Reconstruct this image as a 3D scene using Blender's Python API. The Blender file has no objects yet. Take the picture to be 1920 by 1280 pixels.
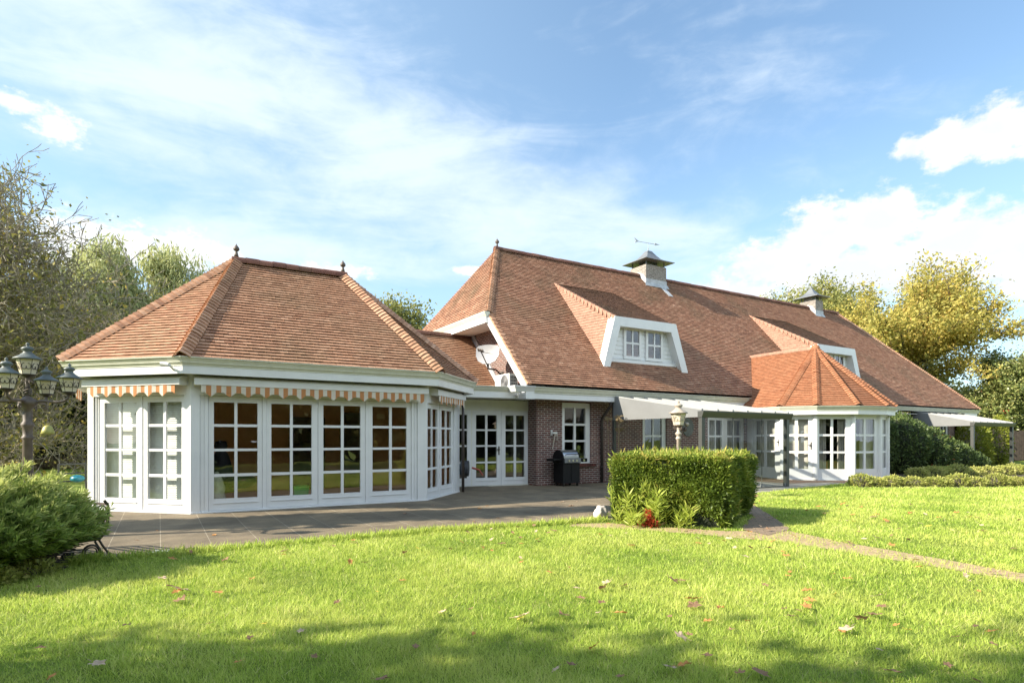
import bpy, bmesh, math, random
import numpy as np
from mathutils import Vector, Matrix
R = math.radians
sc = bpy.context.scene
C = sc.collection
rng = np.random.default_rng(7)
random.seed(7)

# ------------------------------------------------------------------ camera
cam_d = bpy.data.cameras.new('camera'); cam = bpy.data.objects.new('camera', cam_d); C.objects.link(cam)
cam_d.sensor_width = 36.0; cam_d.lens = 1106.5/1920*36; cam_d.shift_y = (821.7-640)/1920
cam_d.clip_start = 0.05; cam_d.clip_end = 2000
cam.location = (0, 0, 1.45); cam.rotation_euler = (R(90), 0, R(59.11-90))
sc.camera = cam
# ------------------------------------------------------------------ sun, sky, exposure
SUN = Vector((1.57, -0.39, -1.0)).normalized()
sd = bpy.data.lights.new('sun', 'SUN'); sd.energy = 5.0; sd.angle = R(0.55); sd.color = (1.0, 0.905, 0.755)
so = bpy.data.objects.new('sun', sd); C.objects.link(so)
so.rotation_euler = SUN.to_track_quat('-Z', 'Y').to_euler(); so.location = (-20, 10, 20)
SUN_EL = math.asin(-SUN.z); SUN_AZ = math.atan2(-SUN.x, -SUN.y)      # azimuth from +Y towards +X
sc.view_settings.view_transform = 'Standard'; sc.view_settings.look = 'None'
sc.view_settings.exposure = 1.22; sc.view_settings.gamma = 1.0
w = bpy.data.worlds.new('World'); sc.world = w; w.use_nodes = True
sc.cycles.max_bounces = 7; sc.cycles.transparent_max_bounces = 16; sc.cycles.diffuse_bounces = 3
sc.cycles.glossy_bounces = 3; sc.cycles.caustics_reflective = False; sc.cycles.caustics_refractive = False

def sky_nodes():
    nt = w.node_tree; nt.nodes.clear(); N = nt.nodes.new; L = nt.links.new
    def mth(op, a, b=None, c=None, clamp=False):
        n = N('ShaderNodeMath'); n.operation = op; n.use_clamp = clamp
        for i, v in enumerate((a, b, c)):
            if v is None: continue
            if isinstance(v, (int, float)): n.inputs[i].default_value = v
            else: L(v, n.inputs[i])
        return n.outputs[0]
    out = N('ShaderNodeOutputWorld'); bg = N('ShaderNodeBackground'); bg.inputs['Strength'].default_value = 0.060
    L(bg.outputs[0], out.inputs[0])
    sky = N('ShaderNodeTexSky'); sky.sky_type = 'NISHITA'; sky.sun_disc = False
    sky.sun_elevation = SUN_EL; sky.sun_rotation = SUN_AZ; sky.air_density = 1.0; sky.dust_density = 0.6; sky.ozone_density = 1.4
    tc = N('ShaderNodeTexCoord'); sp = N('ShaderNodeSeparateXYZ'); L(tc.outputs['Generated'], sp.inputs[0])
    az = mth('MULTIPLY', mth('ARCTAN2', sp.outputs[1], sp.outputs[0]), 57.29578)
    el = mth('MULTIPLY', mth('ARCSINE', sp.outputs[2]), 57.29578)
    cmb = N('ShaderNodeCombineXYZ'); L(az, cmb.inputs[0]); L(el, cmb.inputs[1])
    ae = cmb.outputs[0]
    def noise(vec, scale, detail=6, rough=0.55, sx=1, sy=1, sz=1, rot=0, off=0, dist=0.0):
        mp = N('ShaderNodeMapping'); mp.inputs['Scale'].default_value = (sx, sy, sz)
        mp.inputs['Rotation'].default_value = (0, 0, rot); mp.inputs['Location'].default_value = (off, off*.7, 0)
        L(vec, mp.inputs[0]); n = N('ShaderNodeTexNoise'); n.inputs['Scale'].default_value = scale
        n.inputs['Detail'].default_value = detail; n.inputs['Roughness'].default_value = rough
        n.inputs['Distortion'].default_value = dist; L(mp.outputs[0], n.inputs['Vector']); return n.outputs['Fac']
    def smooth(v, a, b, lo=0.0, hi=1.0):
        n = N('ShaderNodeMapRange'); n.interpolation_type = 'SMOOTHSTEP'
        n.inputs[1].default_value = a; n.inputs[2].default_value = b; n.inputs[3].default_value = lo; n.inputs[4].default_value = hi
        L(v, n.inputs[0]); return n.outputs[0]
    def blobs(lst):
        acc = None
        for (a, e, ra, re) in lst:
            s = N('ShaderNodeVectorMath'); s.operation = 'SUBTRACT'; L(ae, s.inputs[0]); s.inputs[1].default_value = (a, e, 0)
            m = N('ShaderNodeVectorMath'); m.operation = 'MULTIPLY'; L(s.outputs[0], m.inputs[0]); m.inputs[1].default_value = (1/ra, 1/re, 0)
            ln = N('ShaderNodeVectorMath'); ln.operation = 'LENGTH'; L(m.outputs[0], ln.inputs[0])
            v = mth('SUBTRACT', 1.0, ln.outputs['Value'])
            acc = v if acc is None else mth('SMOOTH_MAX', acc, v, 0.25)
        return acc
    big = blobs([(31.2, 17.0, 4.6, 3.3), (27.2, 17.2, 3.8, 3.3), (22.0, 15.0, 5.5, 3.2), (17.0, 14.5, 5.0, 3.3), (35.0, 15.0, 5.5, 2.6),
                 (28.0, 13.6, 12.0, 3.2), (18.0, 13.5, 9, 4.0), (38.5, 12.8, 5, 1.8),
                 (19.6, 22.0, 3.4, 2.3), (22.6, 21.8, 2.8, 1.8), (25.0, 22.2, 1.5, 1.1), (15.0, 22.6, 4.5, 2.8)])
    lft = blobs([(96.0, 14.9, 4.2, 2.6), (92.0, 15.0, 3.8, 2.6), (88.6, 15.2, 3.0, 2.5), (85.6, 15.6, 2.2, 1.1), (99.5, 13.5, 4, 2.6),
                 (98.9, 23.5, 2.2, 0.9), (96.6, 22.6, 2.3, 1.4), (76.5, 15.0, 5.0, 1.0), (63, 15.8, 3, .6),
                 (120, 18, 10, 4), (150, 22, 14, 6), (-20, 20, 14, 6), (-70, 24, 16, 7), (200, 25, 14, 5)])
    det = noise(ae, 0.42, 8, 0.6, 1.0, 1.5)
    det2 = noise(ae, 0.16, 4, 0.5, 1.0, 1.3, off=11)
    sh = mth('ADD', mth('MULTIPLY', mth('SUBTRACT', det, 0.5), 1.5), mth('MULTIPLY', mth('SUBTRACT', det2, 0.5), 0.5))
    hi = noise(ae, 1.3, 5, 0.6, 1.0, 1.7, off=4)
    mb_ = smooth(mth('ADD', big, mth('ADD', sh, mth('MULTIPLY', mth('SUBTRACT', hi, 0.5), 0.5))), -0.02, 0.55)
    ml_ = smooth(mth('ADD', lft, mth('ADD', mth('MULTIPLY', sh, 1.1), mth('MULTIPLY', mth('SUBTRACT', hi, 0.5), 1.3))), 0.05, 0.75, 0, 0.9)
    cum = mth('MAXIMUM', mb_, ml_)
    # high wisps, laid on a plane far overhead
    zz = mth('MAXIMUM', sp.outputs[2], 0.06)
    pl = N('ShaderNodeCombineXYZ'); L(mth('DIVIDE', sp.outputs[0], zz), pl.inputs[0]); L(mth('DIVIDE', sp.outputs[1], zz), pl.inputs[1])
    c1 = noise(ae, 0.17, 9, 0.58, 0.28, 1.05, 1, R(14), 2.2, 0.9)
    c2 = noise(pl.outputs[0], 1.0, 4, 0.5, 0.45, 0.55, 1, 0, 5.1)
    c3 = noise(ae, 0.55, 6, 0.6, 0.5, 1.0, 1, R(-10), 8.7, 0.5)
    leftness = smooth(az, 26, 88)
    env = blobs([(88, 28.5, 22, 8), (70, 25, 18, 7), (98, 33, 20, 8), (60, 19.5, 17, 5.5), (49, 17.5, 13, 5), (78, 16.5, 22, 3.2)])
    env = mth('MAXIMUM', env, mth('SUBTRACT', mth('MULTIPLY', blobs([(40, 27, 30, 15)]), 0.5), 0.42))
    thr = mth('ADD', env, mth('ADD', mth('MULTIPLY', mth('SUBTRACT', c1, 0.5), 2.1), mth('MULTIPLY', mth('SUBTRACT', c3, 0.5), 0.7)))
    cir = smooth(thr, -0.25, 1.05, 0.0, 0.80)
    hz = mth('ADD', mth('MULTIPLY', smooth(el, 30, 2), 0.50), 0.10)
    hz = mth('MAXIMUM', hz, mth('MULTIPLY', leftness, 0.34))
    def mix(f, a, b):
        n = N('ShaderNodeMix'); n.data_type = 'RGBA'; L(f, n.inputs[0])
        for v, i in ((a, 6), (b, 7)):
            if isinstance(v, tuple): n.inputs[i].default_value = v
            else: L(v, n.inputs[i])
        return n.outputs[2]
    # sky colour, a little richer than the plain sky
    g = N('ShaderNodeMix'); g.data_type = 'RGBA'; g.blend_type = 'MULTIPLY'; g.inputs[0].default_value = 1.0
    L(sky.outputs[0], g.inputs[6]); g.inputs[7].default_value = (1.75, 1.95, 1.95, 1)
    base = mix(hz, g.outputs[2], (5.0, 7.0, 8.9, 1))
    v1 = mix(cir, base, (7.3, 8.2, 9.0, 1))
    shade = smooth(mth('SUBTRACT', mth('ADD', mth('MULTIPLY', det2, 1.0), mth('MULTIPLY', det, 0.5)), mth('MULTIPLY', big, 0.35)), 0.42, 0.80)
    ccol = mix(shade, (7.0, 7.4, 8.0, 1), (8.9, 8.8, 8.6, 1))
    fin = mix(cum, v1, ccol)
    # unseen bright cloud veil behind the camera, added to light the shaded fronts
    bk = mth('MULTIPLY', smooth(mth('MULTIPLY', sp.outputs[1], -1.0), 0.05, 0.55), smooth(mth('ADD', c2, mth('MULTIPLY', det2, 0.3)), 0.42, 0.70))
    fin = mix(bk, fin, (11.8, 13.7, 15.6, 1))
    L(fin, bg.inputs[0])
sky_nodes()

# ------------------------------------------------------------------ materials
def new_mat(name):
    m = bpy.data.materials.new(name); m.use_nodes = True
    nt = m.node_tree; b = nt.nodes['Principled BSDF']
    return m, nt, b
def nlink(nt, a, b): nt.links.new(a, b)
def nz(nt, scale, detail=4, rough=0.55, vec=None, sc3=(1, 1, 1)):
    if vec is None:
        g = nt.nodes.new('ShaderNodeNewGeometry'); vec = g.outputs['Position']
    if sc3 != (1, 1, 1):
        mp = nt.nodes.new('ShaderNodeMapping'); mp.inputs['Scale'].default_value = sc3; nlink(nt, vec, mp.inputs[0]); vec = mp.outputs[0]
    n = nt.nodes.new('ShaderNodeTexNoise'); n.inputs['Scale'].default_value = scale; n.inputs['Detail'].default_value = detail
    n.inputs['Roughness'].default_value = rough; nlink(nt, vec, n.inputs['Vector']); return n.outputs['Fac']
def ramp(nt, fac, stops):
    r = nt.nodes.new('ShaderNodeValToRGB'); e = r.color_ramp.elements
    while len(e) < len(stops): e.new(0.5)
    for k, (p, c) in enumerate(stops):
        e[k].position = p; e[k].color = (c[0], c[1], c[2], 1)
    nlink(nt, fac, r.inputs[0]); return r.outputs[0]
def mixc(nt, f, a, b, mode='MIX'):
    n = nt.nodes.new('ShaderNodeMix'); n.data_type = 'RGBA'; n.blend_type = mode
    for v, i in ((f, 0), (a, 6), (b, 7)):
        if isinstance(v, (tuple, list)): n.inputs[i].default_value = (*v[:3], 1)
        elif isinstance(v, (int, float)): n.inputs[i].default_value = v
        else: nlink(nt, v, n.inputs[i])
    return n.outputs[2]
def mrange(nt, v, a, b, lo=0, hi=1):
    n = nt.nodes.new('ShaderNodeMapRange'); n.inputs[1].default_value = a; n.inputs[2].default_value = b
    n.inputs[3].default_value = lo; n.inputs[4].default_value = hi; nlink(nt, v, n.inputs[0]); return n.outputs[0]
def bump(nt, b, h, strength=0.3, dist=0.01):
    n = nt.nodes.new('ShaderNodeBump'); n.inputs['Strength'].default_value = strength; n.inputs['Distance'].default_value = dist
    nlink(nt, h, n.inputs['Height']); nlink(nt, n.outputs[0], b.inputs['Normal'])
def attr(nt, name='tint'):
    a = nt.nodes.new('ShaderNodeAttribute'); a.attribute_name = name; return a.outputs['Fac']
def m_plain(name, col, rough=0.5, var=0.08, scale=6, metal=0.0, spec=None, bmp=0.0, bscale=60):
    m, nt, b = new_mat(name)
    n = nz(nt, scale, 5)
    dk = tuple(c*(1-var*2.2) for c in col)
    nlink(nt, ramp(nt, n, [(0.3, dk), (0.62, col)]), b.inputs['Base Color'])
    b.inputs['Roughness'].default_value = rough; b.inputs['Metallic'].default_value = metal
    if spec is not None: b.inputs['Specular IOR Level'].default_value = spec
    if bmp: bump(nt, b, nz(nt, bscale, 3), bmp, 0.004)
    return m
def m_tile(name, c_dark, c_mid, c_light, moss=0.25, mosscol=(0.10, 0.085, 0.04), rough=0.75):
    m, nt, b = new_mat(name)
    t = attr(nt)
    col = ramp(nt, t, [(0.0, c_dark), (0.5, c_mid), (1.0, c_light)])
    big = nz(nt, 0.55, 5, 0.65); fine = nz(nt, 9, 4, 0.7)
    k = mrange(nt, big, 0.47, 0.72, 0, moss)
    col = mixc(nt, k, col, mosscol)
    f2 = mrange(nt, fine, 0.35, 0.75, 0.72, 1.15)
    col = mixc(nt, 1.0, col, f2, 'MULTIPLY')
    lich = mrange(nt, nz(nt, 26, 2, 0.5), 0.70, 0.76, 0, 0.35)
    col = mixc(nt, lich, col, (0.32, 0.29, 0.20))
    nlink(nt, col, b.inputs['Base Color']); b.inputs['Roughness'].default_value = rough
    b.inputs['Specular IOR Level'].default_value = 0.35
    bump(nt, b, nz(nt, 70, 3), 0.25, 0.004)
    return m
def m_brick(name, c1, c2, mortar, sx=1.0, wet=0.0):
    m, nt, b = new_mat(name)
    g = nt.nodes.new('ShaderNodeNewGeometry'); s = nt.nodes.new('ShaderNodeSeparateXYZ'); nlink(nt, g.outputs['Position'], s.inputs[0])
    a = nt.nodes.new('ShaderNodeMath'); a.operation = 'ADD'; nlink(nt, s.outputs[0], a.inputs[0]); nlink(nt, s.outputs[1], a.inputs[1])
    cb = nt.nodes.new('ShaderNodeCombineXYZ'); nlink(nt, a.outputs[0], cb.inputs[0]); nlink(nt, s.outputs[2], cb.inputs[1])
    bt = nt.nodes.new('ShaderNodeTexBrick'); bt.inputs['Scale'].default_value = 1.0
    bt.inputs['Brick Width'].default_value = 0.22*sx; bt.inputs['Row Height'].default_value = 0.066*sx
    bt.inputs['Mortar Size'].default_value = 0.010; bt.inputs['Mortar Smooth'].default_value = 0.15; bt.inputs['Bias'].default_value = 0.0
    bt.inputs['Color1'].default_value = (*c1, 1); bt.inputs['Color2'].default_value = (*c2, 1); bt.inputs['Mortar'].default_value = (*mortar, 1)
    nlink(nt, cb.outputs[0], bt.inputs['Vector'])
    v = mrange(nt, nz(nt, 14, 4, 0.7), 0.3, 0.7, 0.65, 1.2)
    col = mixc(nt, 1.0, bt.outputs['Color'], v, 'MULTIPLY')
    st = mrange(nt, nz(nt, 0.9, 4), 0.4, 0.75, 0.78, 1.1)
    col = mixc(nt, 1.0, col, st, 'MULTIPLY')
    nlink(nt, col, b.inputs['Base Color']); b.inputs['Roughness'].default_value = 0.85
    iv = nt.nodes.new('ShaderNodeMath'); iv.operation = 'SUBTRACT'; iv.inputs[0].default_value = 1.0; nlink(nt, bt.outputs['Fac'], iv.inputs[1])
    bump(nt, b, iv.outputs[0], 0.8, 0.012)
    return m
def m_glass(name, tint=(1, 1, 1), ior=1.5, rough=0.0, minr=0.0):
    m = bpy.data.materials.new(name); m.use_nodes = True; nt = m.node_tree; nt.nodes.clear()
    o = nt.nodes.new('ShaderNodeOutputMaterial'); mx = nt.nodes.new('ShaderNodeMixShader')
    tr = nt.nodes.new('ShaderNodeBsdfTransparent'); tr.inputs[0].default_value = (*tint, 1)
    gl = nt.nodes.new('ShaderNodeBsdfGlossy'); gl.inputs['Roughness'].default_value = rough
    # two-sided Schlick reflectance
    g = nt.nodes.new('ShaderNodeNewGeometry'); dt = nt.nodes.new('ShaderNodeVectorMath'); dt.operation = 'DOT_PRODUCT'
    nlink(nt, g.outputs['Normal'], dt.inputs[0]); nlink(nt, g.outputs['Incoming'], dt.inputs[1])
    ab = nt.nodes.new('ShaderNodeMath'); ab.operation = 'ABSOLUTE'; nlink(nt, dt.outputs['Value'], ab.inputs[0])
    su = nt.nodes.new('ShaderNodeMath'); su.operation = 'SUBTRACT'; su.inputs[0].default_value = 1.0; su.use_clamp = True; nlink(nt, ab.outputs[0], su.inputs[1])
    pw = nt.nodes.new('ShaderNodeMath'); pw.operation = 'POWER'; pw.inputs[1].default_value = 5.0; nlink(nt, su.outputs[0], pw.inputs[0])
    f0 = ((ior-1)/(ior+1))**2*1.85+minr
    f = mrange(nt, pw.outputs[0], 0, 1, f0, 1)
    # slight waviness of real panes
    n = nt.nodes.new('ShaderNodeBump'); n.inputs['Strength'].default_value = 0.035; n.inputs['Distance'].default_value = 0.05
    nlink(nt, nz(nt, 1.7, 2), n.inputs['Height']); nlink(nt, n.outputs[0], gl.inputs['Normal'])
    nlink(nt, f, mx.inputs[0]); nlink(nt, tr.outputs[0], mx.inputs[1]); nlink(nt, gl.outputs[0], mx.inputs[2])
    nlink(nt, mx.outputs[0], o.inputs[0]); return m
def m_leaf(name, stops, trans=0.45, rough=0.5, patch=0.0, patchcol=(0.3, 0.2, 0.03), pscale=0.6, spec=0.3):
    m, nt, b = new_mat(name)
    col = ramp(nt, attr(nt), stops)
    if patch:
        col = mixc(nt, mrange(nt, nz(nt, pscale, 3), 0.45, 0.68, 0, patch), col, patchcol)
    nlink(nt, col, b.inputs['Base Color']); b.inputs['Roughness'].default_value = rough
    b.inputs['Specular IOR Level'].default_value = spec
    tl = nt.nodes.new('ShaderNodeBsdfTranslucent'); nlink(nt, col, tl.inputs[0])
    mx = nt.nodes.new('ShaderNodeMixShader'); mx.inputs[0].default_value = trans
    nlink(nt, b.outputs[0], mx.inputs[1]); nlink(nt, tl.outputs[0], mx.inputs[2])
    nlink(nt, mx.outputs[0], nt.nodes['Material Output'].inputs[0]); return m

M = {}
M['white'] = m_plain('white_paint', (0.70, 0.705, 0.70), 0.38, 0.03, 3)
M['cream'] = m_plain('gutter_cream', (0.62, 0.62, 0.51), 0.35, 0.06, 4)
M['soffit'] = m_plain('soffit', (0.72, 0.70, 0.66), 0.6, 0.03, 4)
M['plaster'] = m_plain('band_plaster', (0.70, 0.70, 0.63), 0.6, 0.04, 4)
M['tile_p'] = m_tile('clay_tiles_pavilion', (0.30, 0.145, 0.085), (0.46, 0.245, 0.145), (0.56, 0.33, 0.21), 0.40, (0.23, 0.185, 0.105))
M['tile_m'] = m_tile('clay_tiles_house', (0.22, 0.105, 0.065), (0.37, 0.185, 0.110), (0.54, 0.32, 0.21), 0.62, (0.165, 0.125, 0.07))
M['tile_b'] = m_tile('clay_tiles_bay', (0.27, 0.105, 0.050), (0.35, 0.145, 0.07), (0.41, 0.19, 0.10), 0.15, (0.20, 0.13, 0.065))
M['ridge'] = m_tile('ridge_tiles', (0.13, 0.055, 0.04), (0.20, 0.085, 0.06), (0.27, 0.125, 0.085), 0.45)
M['deck'] = m_plain('roof_underlay', (0.05, 0.03, 0.025), 0.9)
M['brick'] = m_brick('red_brick', (0.20, 0.078, 0.060), (0.115, 0.050, 0.044), (0.47, 0.42, 0.37))
M['brick_gable'] = m_brick('gable_brick', (0.34, 0.13, 0.07), (0.23, 0.08, 0.045), (0.50, 0.43, 0.36))
M['brick_ch'] = m_brick('chimney_brick', (0.34, 0.30, 0.255), (0.22, 0.19, 0.165), (0.44, 0.41, 0.37))
M['glass'] = m_glass('window_glass', (0.96, 0.98, 0.97), 1.62, 0.0, 0.03)
M['glass_c'] = m_glass('clear_glass', (0.93, 0.96, 0.94), 1.22)
M['anth'] = m_plain('anthracite_paint', (0.058, 0.061, 0.056), 0.42, 0.05, 5)
M['panel'] = m_plain('canopy_panel', (0.185, 0.19, 0.19), 0.45, 0.04, 3)
M['lead'] = m_plain('lead_sheet', (0.42, 0.44, 0.46), 0.55, 0.15, 5)
M['zinc'] = m_plain('zinc_cap', (0.20, 0.21, 0.22), 0.45, 0.1, 5, 0.3)
M['black'] = m_plain('black_enamel', (0.012, 0.012, 0.013), 0.55, 0.1, 8, spec=0.2)
M['steel'] = m_plain('brushed_steel', (0.62, 0.62, 0.62), 0.28, 0.06, 20, 1.0)
M['iron'] = m_plain('cast_iron', (0.045, 0.036, 0.032), 0.5, 0.2, 14, 0.2)
M['lamp_iron'] = m_plain('lamp_post_paint', (0.14, 0.108, 0.085), 0.55, 0.2, 9)
M['lamp_pale'] = m_plain('weathered_lamp_paint', (0.44, 0.38, 0.31), 0.6, 0.22, 10)
M['patina'] = m_plain('patina_copper', (0.135, 0.155, 0.145), 0.5, 0.2, 10)
M['lampglass'] = m_plain('frosted_lamp_glass', (0.72, 0.64, 0.48), 0.4, 0.05, 6)
M['downpipe'] = m_plain('brown_downpipe', (0.055, 0.042, 0.036), 0.45, 0.1, 6)
M['ac'] = m_plain('appliance_white', (0.66, 0.66, 0.63), 0.5, 0.05, 6)
M['dish'] = m_plain('dish_white', (0.42, 0.41, 0.41), 0.5, 0.06, 5)
M['grille'] = m_plain('grille_grey', (0.16, 0.16, 0.16), 0.5, 0.1, 6)
M['inter_wall'] = m_plain('ochre_wall', (0.72, 0.42, 0.20), 0.8, 0.05, 3)
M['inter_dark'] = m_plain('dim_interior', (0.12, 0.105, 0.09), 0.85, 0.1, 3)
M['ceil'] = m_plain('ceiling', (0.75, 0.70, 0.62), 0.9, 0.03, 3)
M['curtain'] = m_plain('linen_curtain', (0.50, 0.47, 0.42), 0.9, 0.08, 7)
M['blind'] = m_plain('slat_blind', (0.80, 0.81, 0.74), 0.6, 0.03, 6)
M['wood'] = m_plain('orange_wood', (0.42, 0.17, 0.06), 0.5, 0.15, 9)
M['fence'] = m_plain('old_timber', (0.075, 0.055, 0.043), 0.85, 0.25, 7)
M['bark'] = m_plain('bark', (0.085, 0.068, 0.052), 0.9, 0.25, 7, bmp=0.5, bscale=30)
M['bark_pale'] = m_plain('pale_bark', (0.36, 0.31, 0.225), 0.9, 0.3, 5)
M['stone'] = m_plain('pale_stone', (0.60, 0.55, 0.50), 0.85, 0.15, 9, bmp=0.6, bscale=20)
M['green_bag'] = m_plain('green_bag', (0.06, 0.33, 0.07), 0.5, 0.1, 8)
M['pale_bag'] = m_plain('pale_sack', (0.46, 0.47, 0.36), 0.7, 0.15, 9)
M['blue'] = m_plain('teal_plastic', (0.02, 0.22, 0.30), 0.4, 0.08, 6)
M['charcoal'] = m_plain('charcoal_plastic', (0.045, 0.05, 0.06), 0.45, 0.1, 6)
M['redpart'] = m_plain('red_hose', (0.35, 0.06, 0.04), 0.5, 0.1, 6)
M['bell'] = m_plain('yellow_green_metal', (0.42, 0.40, 0.11), 0.5, 0.15, 9)
M['pink'] = m_plain('pink_petals', (0.75, 0.22, 0.20), 0.7, 0.1, 9)
M['starw'] = m_plain('white_star', (0.66, 0.68, 0.66), 0.7, 0.15, 9)
M['pot'] = m_plain('dark_pot', (0.06, 0.06, 0.06), 0.6, 0.1, 6)

def m_patio():
    m, nt, b = new_mat('slab_paving')
    g = nt.nodes.new('ShaderNodeNewGeometry')
    mp = nt.nodes.new('ShaderNodeMapping'); mp.inputs['Location'].default_value = (0.0, -0.58, 0); mp.inputs['Rotation'].default_value = (0, 0, R(-90))
    nlink(nt, g.outputs['Position'], mp.inputs[0])
    bt = nt.nodes.new('ShaderNodeTexBrick'); bt.offset = 0.5; bt.inputs['Scale'].default_value = 1
    bt.inputs['Brick Width'].default_value = 1.2; bt.inputs['Row Height'].default_value = 0.598
    bt.inputs['Mortar Size'].default_value = 0.0045; bt.inputs['Mortar Smooth'].default_value = 0.3
    bt.inputs['Color1'].default_value = (0.185, 0.143, 0.088, 1); bt.inputs['Color2'].default_value = (0.155, 0.122, 0.077, 1); bt.inputs['Mortar'].default_value = (0.36, 0.31, 0.23, 1)
    nlink(nt, mp.outputs[0], bt.inputs['Vector'])
    st = mrange(nt, nz(nt, 1.1, 6, 0.65), 0.3, 0.72, 0.5, 1.4)
    col = mixc(nt, 1.0, bt.outputs['Color'], st, 'MULTIPLY')
    moss = mrange(nt, nz(nt, 2.6, 5, 0.7), 0.55, 0.75, 0, 0.45)
    col = mixc(nt, moss, col, (0.14, 0.13, 0.075))
    sp = mrange(nt, nz(nt, 60, 3), 0.35, 0.7, 0.8, 1.15); col = mixc(nt, 1.0, col, sp, 'MULTIPLY')
    nlink(nt, col, b.inputs['Base Color']); b.inputs['Roughness'].default_value = 0.8
    bump(nt, b, nz(nt, 45, 4), 0.25, 0.004); return m
M['patio'] = m_patio()
def m_pavers(name, c1, c2, mort, rot, litter=0.4, lit=(0.30, 0.20, 0.11)):
    m, nt, b = new_mat(name)
    g = nt.nodes.new('ShaderNodeNewGeometry'); mp = nt.nodes.new('ShaderNodeMapping'); mp.inputs['Rotation'].default_value = (0, 0, rot)
    nlink(nt, g.outputs['Position'], mp.inputs[0])
    bt = nt.nodes.new('ShaderNodeTexBrick'); bt.inputs['Scale'].default_value = 1
    bt.inputs['Brick Width'].default_value = 0.21; bt.inputs['Row Height'].default_value = 0.105
    bt.inputs['Mortar Size'].default_value = 0.006; bt.inputs['Mortar Smooth'].default_value = 0.2
    bt.inputs['Color1'].default_value = (*c1, 1); bt.inputs['Color2'].default_value = (*c2, 1); bt.inputs['Mortar'].default_value = (*mort, 1)
    nlink(nt, mp.outputs[0], bt.inputs['Vector'])
    k = mrange(nt, nz(nt, 3.5, 6, 0.7), 0.35, 0.62, 0, litter)
    col = mixc(nt, k, bt.outputs['Color'], lit)
    v = mrange(nt, nz(nt, 20, 4, 0.7), 0.3, 0.7, 0.65, 1.25); col = mixc(nt, 1.0, col, v, 'MULTIPLY')
    nlink(nt, col, b.inputs['Base Color']); b.inputs['Roughness'].default_value = 0.9
    iv = nt.nodes.new('ShaderNodeMath'); iv.operation = 'SUBTRACT'; iv.inputs[0].default_value = 1.0; nlink(nt, bt.outputs['Fac'], iv.inputs[1])
    bump(nt, b, iv.outputs[0], 0.5, 0.01); return m
M['pavers'] = m_pavers('grey_brown_pavers', (0.27, 0.195, 0.13), (0.20, 0.15, 0.105), (0.10, 0.08, 0.05), R(48), 0.25)
M['pavers_red'] = m_pavers('red_brown_pavers', (0.20, 0.115, 0.07), (0.15, 0.085, 0.055), (0.09, 0.07, 0.05), 0.0, 0.3)
M['pavers_soil'] = m_pavers('soiled_pavers', (0.42, 0.28, 0.18), (0.35, 0.235, 0.15), (0.25, 0.19, 0.10), R(10), 0.65, (0.40, 0.33, 0.14))
def m_ground():
    m, nt, b = new_mat('lawn_ground')
    a = nz(nt, 1.3, 6, 0.7); f = nz(nt, 40, 4, 0.7)
    col = ramp(nt, a, [(0.3, (0.13, 0.19, 0.035)), (0.5, (0.20, 0.26, 0.05)), (0.7, (0.30, 0.32, 0.09))])
    v = mrange(nt, f, 0.25, 0.75, 0.55, 1.3); col = mixc(nt, 1.0, col, v, 'MULTIPLY')
    # soil where the borders are planted and leaf litter under the far trees
    lt = mrange(nt, nz(nt, 9, 3, 0.6), 0.60, 0.68, 0, 0.5)
    g = nt.nodes.new('ShaderNodeNewGeometry'); s = nt.nodes.new('ShaderNodeSeparateXYZ'); nlink(nt, g.outputs['Position'], s.inputs[0])
    far = mrange(nt, s.outputs[1], 22, 40, 0.0, 1.0)
    mm = nt.nodes.new('ShaderNodeMath'); mm.operation = 'MULTIPLY'; nlink(nt, lt, mm.inputs[0]); nlink(nt, far, mm.inputs[1])
    col = mixc(nt, mm.outputs[0], col, (0.33, 0.19, 0.06))
    nlink(nt, col, b.inputs['Base Color']); b.inputs['Roughness'].default_value = 0.9; b.inputs['Specular IOR Level'].default_value = 0.1
    bump(nt, b, f, 0.8, 0.03); return m
M['lawn'] = m_ground()
M['slab'] = m_plain('pale_concrete', (0.33, 0.30, 0.25), 0.85, 0.2, 2.2)
M['soil'] = m_plain('garden_soil', (0.085, 0.062, 0.04), 0.95, 0.25, 8, bmp=0.8, bscale=14)
M['blade'] = m_leaf('grass_blades', [(0.0, (0.15, 0.27, 0.030)), (0.45, (0.455, 0.575, 0.095)), (0.85, (0.66, 0.71, 0.20)), (1.0, (0.76, 0.68, 0.34))], 0.42, 0.5, 0.45, (0.58, 0.60, 0.16), 0.9)
M['yew'] = m_leaf('yew_needles', [(0.0, (0.06, 0.10, 0.016)), (0.5, (0.17, 0.24, 0.032)), (0.85, (0.32, 0.36, 0.06)), (1.0, (0.50, 0.42, 0.11))], 0.3, 0.5)
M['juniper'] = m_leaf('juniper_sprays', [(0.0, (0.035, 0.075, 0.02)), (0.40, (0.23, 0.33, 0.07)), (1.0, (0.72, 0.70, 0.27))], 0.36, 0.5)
M['dark_ever'] = m_leaf('dark_evergreen', [(0.0, (0.020, 0.036, 0.015)), (0.6, (0.055, 0.08, 0.03)), (0.93, (0.15, 0.16, 0.055)), (1.0, (0.34, 0.28, 0.06))], 0.25, 0.55)
M['birch'] = m_leaf('weeping_leaves', [(0.0, (0.22, 0.25, 0.10)), (0.5, (0.44, 0.46, 0.20)), (1.0, (0.60, 0.58, 0.29))], 0.4, 0.6)
M['olive'] = m_leaf('olive_leaves', [(0.0, (0.14, 0.16, 0.05)), (0.5, (0.30, 0.31, 0.095)), (1.0, (0.50, 0.42, 0.14))], 0.4, 0.6)
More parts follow.
